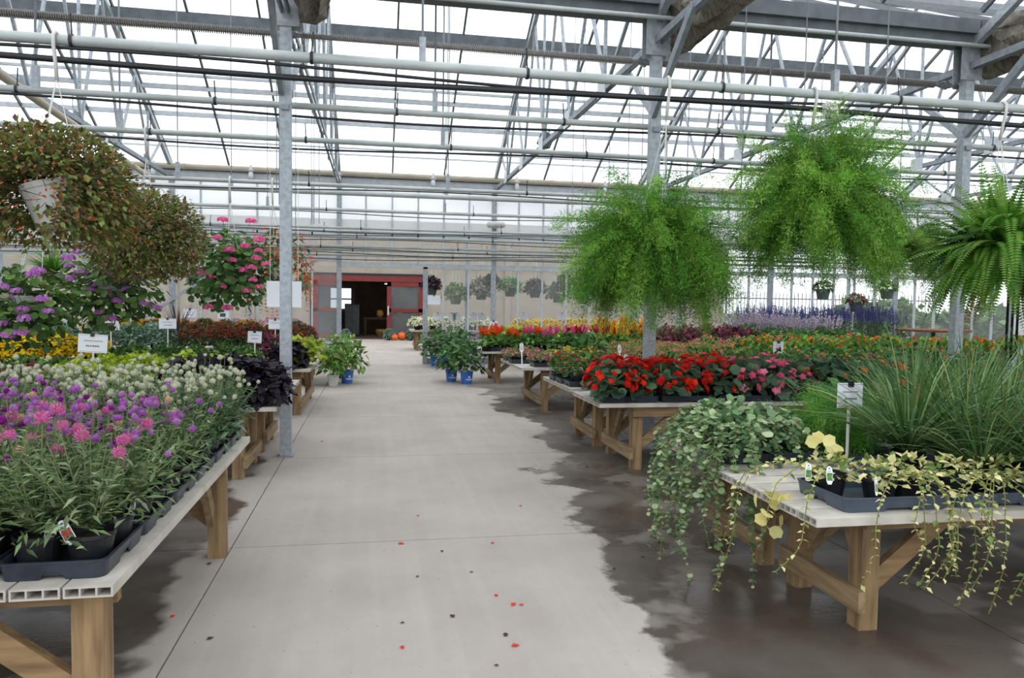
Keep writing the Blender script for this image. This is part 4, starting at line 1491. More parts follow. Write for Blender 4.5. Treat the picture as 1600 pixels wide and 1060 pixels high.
tray(2.2, 4.0, .54, .36, 'black tray under the trailing ivy nearest the aisle')
tray(2.75, 4.05, .54, .36, 'black tray under the trailing ivy, second from the aisle')
ivy(2.06, 4.0, 'pale edged trailing ivy spilling over the aisle corner of the bench', (3.14, 3.6, -2.2), 520, 26, .55)
ivy(2.32, 4.12, 'pale edged trailing ivy beside the corner ivy', (3.4, -1.6), 420, 8, .2)
ivy(2.2, 4.42, 'pale edged trailing ivy at the back corner of the bench', (3.14, 2.6), 420, 10, .4)


def needle_cloud(g, nodes, out, n, ln, w, cols, spread):
    """fine needles around each node of a stem"""
    m = len(nodes)
    P = np.repeat(nodes, n, axis=0) + spread * RNG.normal(size=(m * n, 3))
    D = vrand(m * n) + .6 * np.repeat(out, n, axis=0)
    C = np.repeat(shades(cols, m, .22), n, axis=0) * (1 + .15 * RNG.normal(size=(m * n, 1)))
    sc = np.stack([np.full(m * n, w / .1), ln * RNG.uniform(.6, 1.2, m * n), np.ones(m * n)], 1)
    g.scatter(NEEDLE, P, D, vrand(m * n), sc, np.clip(C, .003, 1))


def asparagus(nst, L, cols, seed, z0=0.0, per=16, el0=-.2, el1=1.45, dr0=1.2, dr1=3.0, spread=.024, ln=.034, w=.0042, m=24):
    """arching plumes of fine needles around a pot"""
    g = Geo()
    rr = random.Random(seed)
    for s in range(nst):
        a = rr.random() * 6.28
        el = el0 + (el1 - el0) * rr.random()
        l = L * rr.uniform(.55, 1.08)
        dr = rr.uniform(dr0, dr1) * (.8 if el > .8 else 1)
        l *= .85 if el > 1.0 else 1.0
        p = np.array((.05 * math.cos(a), .05 * math.sin(a), z0))
        d = np.array((math.cos(a) * math.cos(el), math.sin(a) * math.cos(el), math.sin(el)))
        sw = rr.uniform(-.7, .7)
        nodes, outs = [], []
        for k in range(m):
            if k > 2:
                nodes.append(p.copy())
                outs.append(d.copy())
            p = p + d * l / m
            d = d + np.array((-math.sin(a) * sw / m, math.cos(a) * sw / m, -dr / m))
            d /= np.linalg.norm(d)
        nodes, outs = np.array(nodes), np.array(outs)
        if s % 3 == 0:
            g.tube(nodes, .0016, 3, c=lin('#8a9a4a'), cap=False)
        c0 = shades(cols, 1, .2)
        n = len(nodes)
        P = np.repeat(nodes, per, axis=0) + spread * RNG.normal(size=(n * per, 3))
        D = vrand(n * per) + .7 * np.repeat(outs, per, axis=0)
        C = np.clip(c0 * (1 + .2 * RNG.normal(size=(n * per, 1))), .003, 1)
        sc = np.stack([np.full(n * per, w / .1), ln * RNG.uniform(.6, 1.2, n * per), np.ones(n * per)], 1)
        g.scatter(NEEDLE, P, D, vrand(n * per), sc, C)
    return g


AG = ['#6c9f34', '#80b042', '#568a2a', '#92bd54', '#477a24']
t = thing('asparagus_fern', 'soft feathery asparagus fern in a pot beside the trailing ivy', 'fern', (2.72, 4.1, DECK + .014))
pot(t, .085, .11)
asparagus(60, .42, ['#4f8f2c', '#65a138', '#3f7a24', '#76ab48'], 5, .12, 12).make('feathery_foliage', 'leaf', t)
t = thing('asparagus_fern', 'soft feathery asparagus fern in a pot behind the white price sign', 'fern', (3.05, 4.35, DECK + .014))
pot(t, .085, .11)
asparagus(60, .42, ['#4f8f2c', '#65a138', '#3f7a24', '#76ab48'], 6, .12, 12).make('feathery_foliage', 'leaf', t)

# begonia bench
for i in range(8):
    tray(2.28 + i * .56, 6.53, .54, .36, 'black tray under the begonias at the bench front, %s from the aisle' % (ordn + ['sixth', 'seventh', 'eighth'])[i])
bx = 2.12
bi = 0
for i in range(17):
    x = 2.12 + i * .265
    k = 'red_begonia' if i < 4 else ('pink_begonia' if i < 8 else 'orange_begonia')
    if i == 4:
        k = 'red_begonia'
    lbs = {'red_begonia': 'scarlet begonia with dark leaves at the bench front', 'pink_begonia': 'pink begonia with dark leaves next to the scarlet ones', 'orange_begonia': 'leafy begonia with few orange flowers right of the pink ones'}
    plant(k, x, 6.48 + (.06 if i % 2 else 0), lbs[k] + ', ' + ORD[i if i < 5 else (i - 5 if i < 8 else i - 8)] + ' from left', k.replace('_', ' ') + 's in the front row', DECK + .014, 1.12 if k != 'orange_begonia' else 1.2, parts=True)
    if i % 2 == 0 or i < 4:
        plant(k, x + .1, 6.85, lbs[k].replace('at the bench front', 'in the second row').replace('next to', 'behind and beside').replace('right of', 'behind, right of'), k.replace('_', ' ') + 's in the second row', DECK, 1.15, parts=True)
field('mixed_lantana', 3.4, 7.6, (7.1, 7.7), .42, 'green lantana with scattered pink and yellow heads behind the begonias', 'mixed lantana behind the begonias', 1.1)
field('coral_portulaca', 2.9, 3.3, (7.75, 8.2), .4, 'low coral flowered plant around the post behind the begonias', 'coral plants around the post', 1.0)
field('orange_lantana', 4.5, 8.4, (8.15, 8.5), .45, 'bright orange lantana in the middle of the right side', 'orange lantana', 1.1)
field('pink_lantana', 3.5, 4.2, (8.3,), .42, 'pink and peach lantana between coral plants and orange lantana', 'pink lantana by the orange lantana', 1.0)
for i, (y, x) in enumerate(((7.75, 2.16), (8.05, 2.14), (8.35, 2.13), (8.6, 2.2))):
    tray(x + .02, y, .3, .27, 'black tray of impatiens at the aisle edge, %s from the begonias' % ordn[i])
    plant('red_impatiens', x, y, 'small red impatiens at the aisle edge, %s from the begonias' % ordn[i], 'red impatiens', DECK + .014, .95, parts=True)
t = thing('pepper_plant', 'bushy dark green pepper plant in a black pot by the aisle', 'leafy plant', (2.55, 8.55, DECK))
pot(t, .12, .2)
g = dome(Geo(), 170, .24, .34, .22, LEAF, .1, ['#3d6b2c', '#4f8238', '#2f5724', '#639048'], droop=.5, low=-.3)
stems(g, 6, .15, .3, .18, .005, '#5a7a3a')
g.make('foliage', 'leaf', t)
for k in (('coral_petunia', 4.75, 5.3), ('violet_petunia', 5.05, 5.6), ('white_petunia', 5.9, 7.4)):
    field(k[0], k[1], k[2], (6.95,) if k[0] != 'white_petunia' else (6.6, 7.0), .36, {'coral_petunia': 'coral pink flowering plant behind the sedge grass', 'violet_petunia': 'violet blue petunia behind the sedge grass', 'white_petunia': 'white and pale violet petunia right of the steel post'}[k[0]], k[0].replace('_', ' ') + 's', 1.1)
field('mauve_cluster', 6.9, 8.6, (8.0, 8.4), .42, 'mauve clustered flowers right of the steel post', 'mauve flowers', 1.05)

# portulaca bench
for i, (x, y, k) in enumerate(((2.2, 10.75, 'pink_portulaca'), (2.4, 10.15, 'pink_portulaca'), (2.9, 10.2, 'yellow_portulaca'), (3.4, 10.2, 'pink_portulaca'), (2.75, 10.75, 'yellow_portulaca'), (3.3, 10.75, 'pink_portulaca'), (2.2, 11.25, 'pink_portulaca'))):
    tray(x, y, .5, .36, 'black tray of portulaca, %s' % ('at the aisle, second row', 'at the front corner', 'second along the front', 'third along the front', 'second of the second row', 'third of the second row', 'at the aisle, third row')[i])
    for dx in (-.13, .13):
        plant(k, x + dx, y, 'low %s portulaca, %s half of the tray %s' % (k.split('_')[0], 'left' if dx < 0 else 'right', ('at the aisle in the second row', 'at the front corner', 'second along the front', 'third along the front', 'second of the second row', 'third of the second row', 'at the aisle in the third row')[i]), k.replace('_', ' ') + ' in trays', DECK - .02, 1.05)
field('yellow_portulaca', 3.0, 3.6, (11.2,), .4, 'yellow portulaca in the back row of the low tray bench', 'yellow portulaca, back row', 1.1)
field('coral_portulaca', 3.7, 6.0, (10.1, 10.6, 11.1), .42, 'airy coral flowered plant behind the steel post', 'coral plants behind the steel post', 1.25)
field('pink_lantana', 5.2, 8.0, (11.0, 11.4), .46, 'pink and peach lantana in the middle distance', 'pink lantana in the middle distance', 1.15)
field('fresh_foliage', 6.4, 8.0, (10.2, 10.6), .46, 'fresh green leafy plant behind the orange lantana', 'fresh green plants', 1.15)
field('mauve_cluster', 8.4, 10.0, (10.3, 10.8), .46, 'mauve flowering plant far right', 'mauve flowers far right', 1.1)
field('lime_vine', 9.3, 10.2, (11.0, 11.4), .42, 'lime green foliage far right by the steel post', 'lime foliage far right', 1.1)

# celosia bench
cel = [('orange_celosia', 2.05, 2.9, 'orange plumed celosia at the aisle end'), ('pink_celosia', 2.8, 3.9, 'pink plumed celosia next to the orange ones'), ('red_celosia', 3.7, 4.4, 'red plumed celosia between pink and yellow'), ('yellow_celosia', 4.0, 4.9, 'yellow plumed celosia by the white card')]
for k, a, b, lb in cel:
    field(k, a, b, (13.35, 13.75), .36, lb + ' of the far right bench', k.replace('_', ' ') + ' plants', 1.2, parts=False)
for i, x in enumerate((2.2, 2.78, 3.36, 3.94, 4.52)):
    tray(x, 13.4, .54, .36, 'black tray under the plumed celosia, %s from the aisle' % ordn[i])
plant('orange_celosia', 1.98, 13.25, 'orange celosia drooping over the bench end', None, scale=1.15)
field('lime_vine', 2.4, 3.4, (14.35,), .4, 'lime green foliage behind the orange celosia', 'lime foliage behind the celosia', 1.3)
field('yellow_celosia', 4.5, 5.2, (14.3,), .3, 'tall yellow celosia plume behind the white card', 'tall yellow celosia', 1.45)
field('magenta_coleus', 5.0, 7.2, (13.4, 13.9, 14.4), .42, 'magenta leaved coleus around the far post', 'magenta coleus', 1.25)
field('white_spike', 7.4, 9.2, (14.0, 14.4), .4, 'white and lilac spiked flowers under the big ferns', 'white and lilac flowers', 1.2)
field('green_foliage', 7.4, 9.0, (13.4,), .45, 'green leafy plant before the white spiked flowers', 'green plants before the white flowers', 1.2)
field('purple_salvia', 8.6, 12.4, (16.0, 16.6), .45, 'tall purple salvia spikes before the far glass', 'purple salvia', 1.05)
field('green_foliage', 3.9, 8.2, (16.2,), .5, 'dark leafy plant before the far glass', 'dark plants before the far glass', 1.1)

# beyond the glazed wall
field('white_mum', 1.25, 3.3, (22.9, 23.5), .5, 'cream white mum beyond the doorway', 'cream mums beyond the doorway', 1.3)
field('lilac_mum', 2.0, 3.6, (20.2,), .5, 'lilac mum on the floor beyond the glass', 'lilac mums beyond the glass', 1.9, z=.05)
field('yellow_mum', 4.2, 8.0, (21.7, 22.3), .48, 'yellow mum beyond the glass', 'yellow mums beyond the glass', 1.15)
field('lilac_mum', -2.3, -3.8, (21.8,), .5, 'lilac mum beyond the glass on the left', 'lilac mums beyond the left glass', 1.1)
field('green_foliage', 3.4, 10.0, (19.2,), .55, 'leafy plant standing just beyond the glass', 'plants just beyond the glass', 1.9, z=.02)
field('green_foliage', -2.6, -8.0, (19.6,), .6, 'leafy plant standing beyond the left glass', 'plants beyond the left glass', 1.9, z=.02)
for i, (x, y) in enumerate(((1.35, BY - .7), (1.62, BY - .75), (.5, BY - .65), (-1.1, BY - .6))):
    plant('round_green_mum', x, y, 'dark round potted mum on the floor by the red door, ' + ('right of the pumpkins', 'outermost on the right', 'left of the pumpkins', 'left of the opening')[i], None, 0.0, 1.0)


for i in range(9):
    plant('green_foliage', 15.2 + i * 1.05, 21.2 + random.uniform(-.4, .4), 'large dark shrub outside beyond the far right glass, %s from the fence' % ORD[i], 'shrubs beyond the far right glass', -.06, random.uniform(4.2, 5.2), name='large_shrub')


# potted bushes on the floor
def floor_pot(x, y, label, mat, r, h, bush, cols, tm=LEAF, size=.1, hole=True, n=260):
    t = thing('potted_bush', label, 'potted plant', (x, y, 0), random.random() * .5)
    p = pot(t, r, h, mat)
    g = Geo()
    stems(g, 7, bush * .7, bush * 1.2, h * .8, .006, '#5d6b3a')
    dome(g, n, bush, bush * 1.15, h + bush * .45, tm, size, cols, low=-.55, fill=.6, droop=.35)
    g.make('foliage', 'leaf', t)
    if mat == 'pot_blue':
        m = Geo()
        m.lathe([(.0, 0), (.022, 0)], 12)
        m.V[-1] = m.V[-1][:, [0, 2, 1]] * np.array((1, 1, 1))
        m.box(-.07, .07, -.001, 0, -.045, -.032).box(-.045, .045, -.001, 0, -.06, -.053)
        o = m.make('logo_print', 'card', t, loc=(0, -r * .93, h * .55))
        o.rotation_euler = (.13, 0, 0)
    for k in range(2):
        Geo().box(-.015, .015, -.001, .001, 0, .09).make('plant_tag', 'card', t, loc=(r * (.3 + .3 * k), -r * .7, h * .95))


PC = ['#46703a', '#5a8648', '#38602f', '#6f985a', '#587a50']
floor_pot(1.66, 13.55, 'bushy green shrub in a bright blue pot at the end of the celosia bench', 'pot_blue', .125, .24, .36, PC, LOBED, .085)
floor_pot(1.42, 13.95, 'blue potted shrub tucked behind the nearest blue pot', 'pot_blue', .12, .23, .3, PC, LOBED, .085)
floor_pot(1.6, 16.9, 'blue potted shrub beside the doorway post, farther right', 'pot_blue', .14, .25, .42, PC, LOBED, .09)
floor_pot(1.38, 17.35, 'blue potted shrub right at the doorway post', 'pot_blue', .13, .25, .4, PC, LOBED, .09)
floor_pot(2.0, 17.3, 'green shrub in a blue pot behind the other blue pots', 'pot_blue', .13, .25, .4, PC, LOBED, .09)
HY = ['#5d8a3a', '#76a24a', '#4a7430', '#8aae5a', '#6a7a3a']
floor_pot(-.72, 13.35, 'light green shrub in a white pot at the left of the aisle', 'pot_white', .105, .2, .3, HY, LEAF, .13, n=190)
floor_pot(-.5, 13.75, 'light green shrub in a blue pot at the left of the aisle', 'pot_blue', .125, .24, .36, HY, LEAF, .13, n=200)
floor_pot(-.66, 14.7, 'tall light green shrub behind the aisle pots on the left', 'pot', .12, .24, .42, HY, LEAF, .12, n=200)

# ================================================================== HANGING BASKETS
def basket(name, label, cat, px, py, Y, railz, rail_y, pot_r=.15, pot_h=.2, mat='pot_white', tilt=0.0, drop=0.0, wires=True, hook=True, group=None):
    """root sits at the pot rim; hanger goes straight up to its rail"""
    p = ony(px, py, Y)
    t = thing(name, label, cat, (p.x, p.y, p.z), 0, group)
    a, b = pot_meshes(pot_r, pot_h, mat)
    q = put('pot', a, t, (math.sin(tilt) * pot_h, 0, -pot_h * math.cos(tilt)))
    q.rotation_euler.y = -tilt
    put('soil', b, q)
    if wires:
        top = railz - p.z
        g = Geo()
        hk = top - .28
        for k in range(3):
            an = k * 2.09 + .5
            g.tube([(pot_r * math.cos(an), pot_r * math.sin(an), 0), (0, rail_y - Y, hk)], .004, 5)
        g.make('hanger_wires', 'wire', t)
        h = Geo()
        yy = rail_y - Y
        pts = [(0, yy, hk - .02), (0, yy - .02, hk + .1), (0, yy - .052, top - .06), (0, yy - .052, top + .02), (0, yy - .02, top + .05), (0, yy + .03, top + .046), (0, yy + .052, top + .015)]
        h.tube(pts, .014, 6)
        h.make('hook', 'pot_white', t, smooth=True)
    return t


def cuphea(t, rx, h, n, z0, low=-.8, mask=None):
    g = Geo()
    dome(g, n, rx, h, z0, LEAF, .05, ['#747e40', '#868f4e', '#5c6836', '#806e48', '#7a8c46', '#7a5c40'], low=low, fill=.6, var=.28, mask=mask)
    for i in range(60):
        u = vrand(1)[0]
        u[2] = abs(u[2]) * .9 - .3
        g.tube([(0, 0, z0), (u[0] * rx * .6, u[1] * rx * .6, z0 + u[2] * h * .7), (u[0] * rx * 1.08, u[1] * rx * 1.08, z0 + u[2] * h * 1.08)], .0022, 3, c=lin('#5a4a30'), cap=False)
    g.make('foliage', 'leaf', t)
    b = blooms(Geo(), int(n * .06), rx, h, z0, STAR, .026, ['#d9633a', '#e07a4c', '#c9502f'], low=low + .15, out=1.0)
    b.make('blossoms', 'petal', t)


t = basket('cuphea_basket', 'hanging cuphea with tiny orange flowers in a tilted white pot', 'hanging basket', 78, 288, 5.95, ZP, 6.10, .2, .32, tilt=.22)
cuphea(t, .6, .52, 9500, -.1, low=-.75, mask=lambda P: ~((P[:, 1] < .12) & (np.abs(P[:, 0] - .0) < .2 - .1 * (P[:, 2] < -.2)) & (P[:, 2] < .02)))
t = basket('cuphea_basket', 'round hanging cuphea ball with tiny orange flowers, behind the tilted white pot', 'hanging basket', 226, 372, 9.1, ZP, 9.2, .15, .2)
cuphea(t, .66, .54, 10000, 0.0, low=-.95)


def ivy_geranium(t, rx, h, z0, n, cols, kind, pts, size=.075):
    g = Geo()
    dome(g, n, rx, h, z0, ROUND, size, cols, low=-.95, fill=.65, droop=.5)
    for p in pts:
        g.tube([(p[0] * .4, p[1] * .4, z0 + (p[2] - z0) * .4), p], .003, 4, c=lin('#6f8a4a'), cap=False)
    g.make('foliage', 'leaf', t)
    for p in pts:
        put('flower_cluster', CLUSTER[kind], t, p, random.random() * 6, .062 * random.uniform(.8, 1.2))


def rel(t, pix, Y):
    """flower places from where they sit in the basket"""
    out = []
    for px, py in pix:
        p = ony(px, py, Y)
        out.append((p.x - t.location.x, p.y - t.location.y, p.z - t.location.z))
    return out


t = basket('ivy_geranium_basket', 'hanging ivy geranium with many bright pink flower clusters', 'hanging basket', 358, 415, 10.7, 3.12, 10.8)
PK = [(348, 344), (392, 346), (340, 372), (405, 375), (383, 385), (404, 392), (358, 391), (363, 407), (400, 404), (415, 413), (392, 419), (381, 423), (316, 427), (328, 433), (295, 432), (385, 455), (404, 449), (345, 448), (395, 438), (326, 481), (355, 482), (296, 398)]
ivy_geranium(t, .62, .56, -.1, 900, ['#4a7238', '#5f8a48', '#3a5c2e', '#7a9a54'], 'pink', rel(t, PK, 10.25), .085)
t = basket('ivy_geranium_basket', 'hanging ivy geranium with mauve purple clusters, right of the other mauve one', 'hanging basket', 172, 440, 9.9, ZP, 9.2 + .7)
PU = [(107, 404), (108, 417), (126, 428), (169, 426), (111, 436), (147, 446), (200, 453), (136, 458), (168, 462), (184, 471), (154, 474), (140, 455), (188, 440), (155, 489), (173, 499), (225, 475), (244, 482), (213, 436), (120, 395)]
ivy_geranium(t, .62, .5, -.15, 1000, ['#4a6e34', '#5f8442', '#3a5a2a', '#7d9a50'], 'purple', rel(t, PU, 9.5), .075)
t = basket('ivy_geranium_basket', 'hanging ivy geranium with mauve purple clusters at the left frame edge', 'hanging basket', 38, 462, 8.6, ZP, 9.2)
PU2 = [(52, 430), (60, 424), (4, 449), (26, 455), (11, 464), (66, 468), (35, 484), (40, 499), (75, 487), (5, 506), (33, 520), (12, 525)]
ivy_geranium(t, .5, .46, -.15, 760, ['#466a32', '#5a7d3e', '#385626', '#789448'], 'purple', rel(t, PU2, 8.2), .075)

t = basket('trailing_begonia_basket', 'hanging begonia with drooping orange red flowers behind the aisle post', 'hanging basket', 432, 415, 11.2, 3.12, 10.8)
g = dome(Geo(), 330, .5, .55, -.05, LEAF, .085, ['#4f6f38', '#64854a', '#3d5a2e', '#74603a'], low=-.8, droop=.9)
for i in range(16):
    a = random.random() * 6.28
    R = random.uniform(.3, .55)
    trail(g, [(0, 0, .05), (.5 * R * math.cos(a), .5 * R * math.sin(a), .25), (R * math.cos(a), R * math.sin(a), .0), (R * 1.1 * math.cos(a), R * 1.1 * math.sin(a), -.45), (R * 1.1 * math.cos(a), R * 1.1 * math.sin(a), -.75 * random.uniform(.7, 1.1))], LEAF, ['#4f6f38', '#e0451f', '#e85a2c', '#d93c1c', '#ea6a3c'], .05, step=.05)
g.make('foliage', 'leaf', t)
b = blooms(Geo(), 170, .56, .6, -.05, STAR, .06, ['#e0401c', '#ea5a2a', '#d4381a'], low=-.5)
b.make('drooping_blossoms', 'petal', t)
t = basket('grassy_basket', 'hanging pot of arching bright green grass between the mauve geraniums', 'hanging basket', 82, 425, 11.2, ZP, 10.8, .12, .16, mat='pot', wires=False)
blades(Geo(), 260, .5, .012, ['#4f8a2a', '#68a034', '#3c7020'], spread=1.6, droop=1.2, z0=0).make('foliage', 'leaf', t)
tag(t, None)

# asparagus ferns on the nearest rail
t = basket('asparagus_fern_basket', 'huge hanging asparagus fern, the upper one on the nearest rail', 'hanging basket', 1275, 325, 6.0, ZP, 6.1, .17, .22)
asparagus(480, .98, AG, 21, .05, 24, -.5, 1.5, w=.0065, dr0=.9, dr1=3.0, spread=.029).make('feathery_foliage', 'leaf', t)
tr = asparagus(26, 1.35, ['#5e8a30', '#7a9a4a', '#8a8a44', '#4f7a2a'], 22, 0, 7, -.3, .3, 2.5, 4.0)
tr.make('trailing_stems', 'leaf', t)
t = basket('asparagus_fern_basket', 'broad hanging asparagus fern, the lower one before the steel post', 'hanging basket', 1020, 388, 6.35, ZP, 6.1, .17, .22, mat='pot')
asparagus(460, .98, ['#64982e', '#78aa3a', '#4e8426', '#88b54a', '#41731f'], 23, .0, 24, -.45, 1.4, w=.0065, dr0=.9, dr1=3.0, spread=.029).make('feathery_foliage', 'leaf', t)
asparagus(34, 1.25, ['#5e8030', '#7a8a4a', '#8a7a44', '#4f702a', '#9a6a44'], 24, 0, 7, -.3, .3, 2.5, 4.0).make('trailing_stems', 'leaf', t)
o = Geo().ell((0, 0, 0), (.08, .05, .07), 9, 7, lump=.7).make('white_rag', 'pot_white', loc=tuple(ony(1297, 172, 6.0)))
tag(o, 'scrap of white plastic caught on the rail above the upper fern', 'plastic scrap')
t = basket('asparagus_fern_basket', 'smaller darker hanging asparagus fern left of the sword fern', 'hanging basket', 1418, 388, 8.9, ZP, 9.2, .14, .18, mat='pot')
asparagus(170, .85, ['#5a8a2a', '#6f9a38', '#467520', '#80a048'], 25, .0, 20, spread=.03, ln=.042, w=.006).make('feathery_foliage', 'leaf', t)


def sword_fern(nf, L, cols, seed):
    """arching fronds, each a rib with two rows of leaflets"""
    g = Geo()
    rr = random.Random(seed)
    for i in range(nf):
        a = rr.random() * 6.28
        l = L * rr.uniform(.6, 1.1)
        el = rr.uniform(-.3, 1.4)
        q0 = .2 * rr.random()
        a0 = a + rr.uniform(-.9, .9)
        p = np.array((q0 * math.cos(a0), q0 * math.sin(a0), rr.uniform(-.06, .1)))
        d = np.array((math.cos(a) * math.cos(el), math.sin(a) * math.cos(el), math.sin(el)))
        n = 30
        pts, dirs = [], []
        dr = rr.uniform(.8, 2.6)
        for k in range(n):
            pts.append(p.copy())
            dirs.append(d.copy())
            p = p + d * l / n
            d = d + np.array((0, 0, -dr / n))
            d /= np.linalg.norm(d)
        P, D = np.array(pts), np.array(dirs)
        side = unit(np.cross(D, UP + np.array((1e-3, 0, 0))) + .25 * rr.uniform(-1, 1) * UP)
        nor = np.cross(side, D)
        t = np.linspace(0, 1, n)
        sz = .085 * np.minimum(1, t * 5 + .15) * (1 - t ** 3 * .85)
        base = shades(cols, 1, .16)[0]
        C = np.clip(base * (1 + .1 * RNG.normal(size=(n, 1))) * (1 + .0 * t[:, None]), .003, 1)
        for s in (-1, 1):
            g.scatter(LANCE, P[2:], (side * s + D * .3)[2:], nor[2:], np.stack([sz * 1.7, sz, sz], 1)[2:], C[2:])
        g.tube(P[::4], .0022, 3, c=lin('#6a7a35'), cap=False)
    return g


t = basket('sword_fern_basket', 'large hanging sword fern with drooping fronds at the right edge', 'hanging basket', 1568, 400, 6.0, ZP, 6.1, .17, .22, mat='pot')
sword_fern(400, .92, ['#6ca238', '#80b446', '#55882c', '#94be5a', '#487a26'], 3).make('fronds', 'leaf', t)
g = sword_fern(40, .95, ['#8a8a3a', '#9a7a3a', '#7a8a3c'], 4)
for i in range(len(g.V)):
    g.V[i] = g.V[i] * np.array((.62, .62, 1)) - np.array((0, 0, .12))
g.make('old_fronds', 'leaf', t)

# smaller pots hanging far off on the right and beyond the glass
far = [(1286, 452, 15.0, 'green', 'left of the three small pots over the salvia'), (1338, 472, 15.4, 'red', 'middle of the three small pots over the salvia'), (1386, 452, 14.6, 'green', 'right of the three small pots over the salvia')]
for px, py, Y, k, w_ in far:
    t = basket('small_hanging_pot', 'small hanging pot seen far off, ' + w_, 'hanging basket', px, py, 16.1, ZP, 16.1, .17, .24, mat='pot_green', wires=True)
    dome(Geo(), 260, .24, .2, 0, LEAF, .08, ['#5a7048', '#6c8458', '#4a5f3c'] + (['#8a3a3a', '#a04a48'] if k == 'red' else []), low=-.4).make('foliage', 'leaf', t)
glass = [(674, 447, 19.6, ['#3a2a3c', '#4a3648', '#2e2430'], .34, 'dark purple ball nearest the doorway'), (712, 462, 20.5, GRN, .46, 'green one above the cream mums'), (752, 455, 20.0, ['#56604a', '#666f58', '#465040'], .5, 'grey green ball left of the wall post'), (768, 440, 19.4, DKG, .26, 'small dark one at the wall post'), (797, 450, 20.8, ['#4f8a2c', '#62a038', '#3f7424'], .4, 'bright green one right of the wall post'), (836, 452, 19.8, ['#4a4640', '#5c5850', '#3c3a36'], .38, 'dark one with a deep grey pot'), (872, 460, 21.2, DKG, .42, 'dim green one farther back'), (884, 440, 19.6, ['#4a443c', '#5a5448', '#6a6450'], .26, 'brown pot high by the mullion'), (912, 462, 20.2, ['#3f4a48', '#50605a', '#343e3c'], .48, 'blue grey ball beside the fern'),
         (308, 440, 20.0, DKG, .3, 'green pot beyond the left glass'), (322, 456, 20.5, ['#5c6a4a', '#706a4a', '#4c5a3c'], .3, 'faded one beyond the left glass'), (474, 440, 20.0, ['#d9b020', '#c9a01c', '#5a7a3a'], .24, 'yellow flowered pot left of the doorway'), (1050, 470, 21.0, DKG, .4, 'one behind the lower asparagus fern')]
for px, py, Y, cols, r, w_ in glass:
    t = basket('hanging_pot', 'hanging plant beyond the glazed wall, ' + w_, 'hanging basket', px, py, 20.2, 3.3, 20.2, .17, .24, mat='pot_green', wires=True)
    r *= .85
    dome(Geo(), 520, r, r * .9, 0, LEAF, .09, cols, low=-.45, fill=.5).make('foliage', 'leaf', t)
t = thing('basket_rail', 'grey pipe rail beyond the glazed wall carrying hanging pots', 'pipe', (0, 20.2, 3.3), group='basket rails')
Geo().tube([(-9, 0, 0), (14, 0, 0)], .045, 8).make('pipe_run', 'pipe', t, smooth=True)
for x in (-9, -3.2, 2.45, 8.6, 14):
    Geo().box(x - .04, x + .04, -.04, .04, -3.3, .05).make('rail_post', 'galv', t)

# ================================================================== SIGNS, TAGS AND SMALL THINGS
HUNG = []


def sign(px, py, Y, w, h, label, z_foot, tilt=0.0, lines=2, stake=True, rot=0.0, picture=False):
    p = ony(px, py, Y)
    t = thing('price_sign', label, 'sign', (p.x, p.y, p.z), rot)
    c = Geo().box(-w / 2, w / 2, -.003, .003, -h / 2, h / 2).make('card', 'card', t)
    c.rotation_euler.y = tilt
    if lines:
        g = Geo()
        for e in ((-1, 1), (-1, -1)):
            pass
        for k in range(lines):
            z = h * (.14 - .28 * k)
            x = -w * (.3 - .08 * k)
            while x < w * (.3 - .08 * k):
                l = random.uniform(.015, .035) * w * 3
                hh = h * (.022 if k == 0 else .04)
                g.box(x, x + l * .5, -.0042, -.0032, z - hh, z + hh)
                x += l * .5 + w * .02
        for z in (-.44, .44):
            g.box(-w * .46, w * .46, -.0040, -.0032, h * z - .001, h * z + .001)
        o = g.make('print', 'ink', c)
    if picture:
        Geo().box(-w * .3, w * .2, -.0042, -.0032, -h * .3, h * .2).make('picture', 'grey_box', c)
    Geo().box(-.016, .016, -.012, .008, h / 2 - .022, h / 2 + .012).make('binder_clip', 'clip', t)
    if stake:
        Geo().tube([(0, .006, z_foot - p.z), (0, .006, h / 2 - .01)], .009, 6).make('stake', 'wire', t)
    elif Y < 12:
        for s in (-.4, .4):
            Geo().tube([(w * s, 0, h / 2 - .01), (w * s, 0, ZP - p.z)], .003, 4).make('cord', 'wire', t)
    return t


sign(1328, 618, 3.75, .155, .14, 'white price card on a stake between ivy and sedge', DECK)
sign(145, 537, 7.45, .25, .17, 'large white price card on a stake among the coleus', DECK, tilt=.06)
sign(173, 508, 11.8, .24, .15, 'white picture card on a stake behind the yellow mums', DECK, lines=0, picture=True)
sign(262, 506, 13.15, .27, .17, 'white price card on a stake before the grey green mums', DECK)
sign(398, 527, 9.9, .17, .15, 'white price card before the round red mums', DECK, tilt=.05)
sign(430, 507, 13.2, .22, .17, 'white card half hidden behind the aisle post', DECK, lines=1)
sign(297, 490, 16.0, .25, .18, 'white card by the dark cordyline', DECK, lines=2)
sign(349, 492, 16.2, .22, .15, 'white picture card under the pink geranium', DECK, lines=0, picture=True)
sign(204, 492, 16.0, .25, .16, 'white picture card above the amber mums', DECK, lines=0, picture=True)
sign(96, 494, 16.0, .22, .14, 'white card by the diagonal wall brace', DECK, lines=1)
sign(444, 460, 9.2, .40, .31, 'large blank white board hanging behind the aisle post', 1.5, lines=0, stake=False)
sign(771, 508, 14.0, .15, .15, 'white price card behind the orange celosia', DECK, lines=2)
sign(923, 522, 13.3, .26, .14, 'white card under the tall yellow plumes', DECK, lines=1)
sign(1216, 543, 7.5, .12, .13, 'white card with writing among the lantana', DECK, lines=2)
sign(678, 469, 17.8, .3, .22, 'white notice fixed to the glass beside the doorway post', 1.4, lines=0, stake=False)
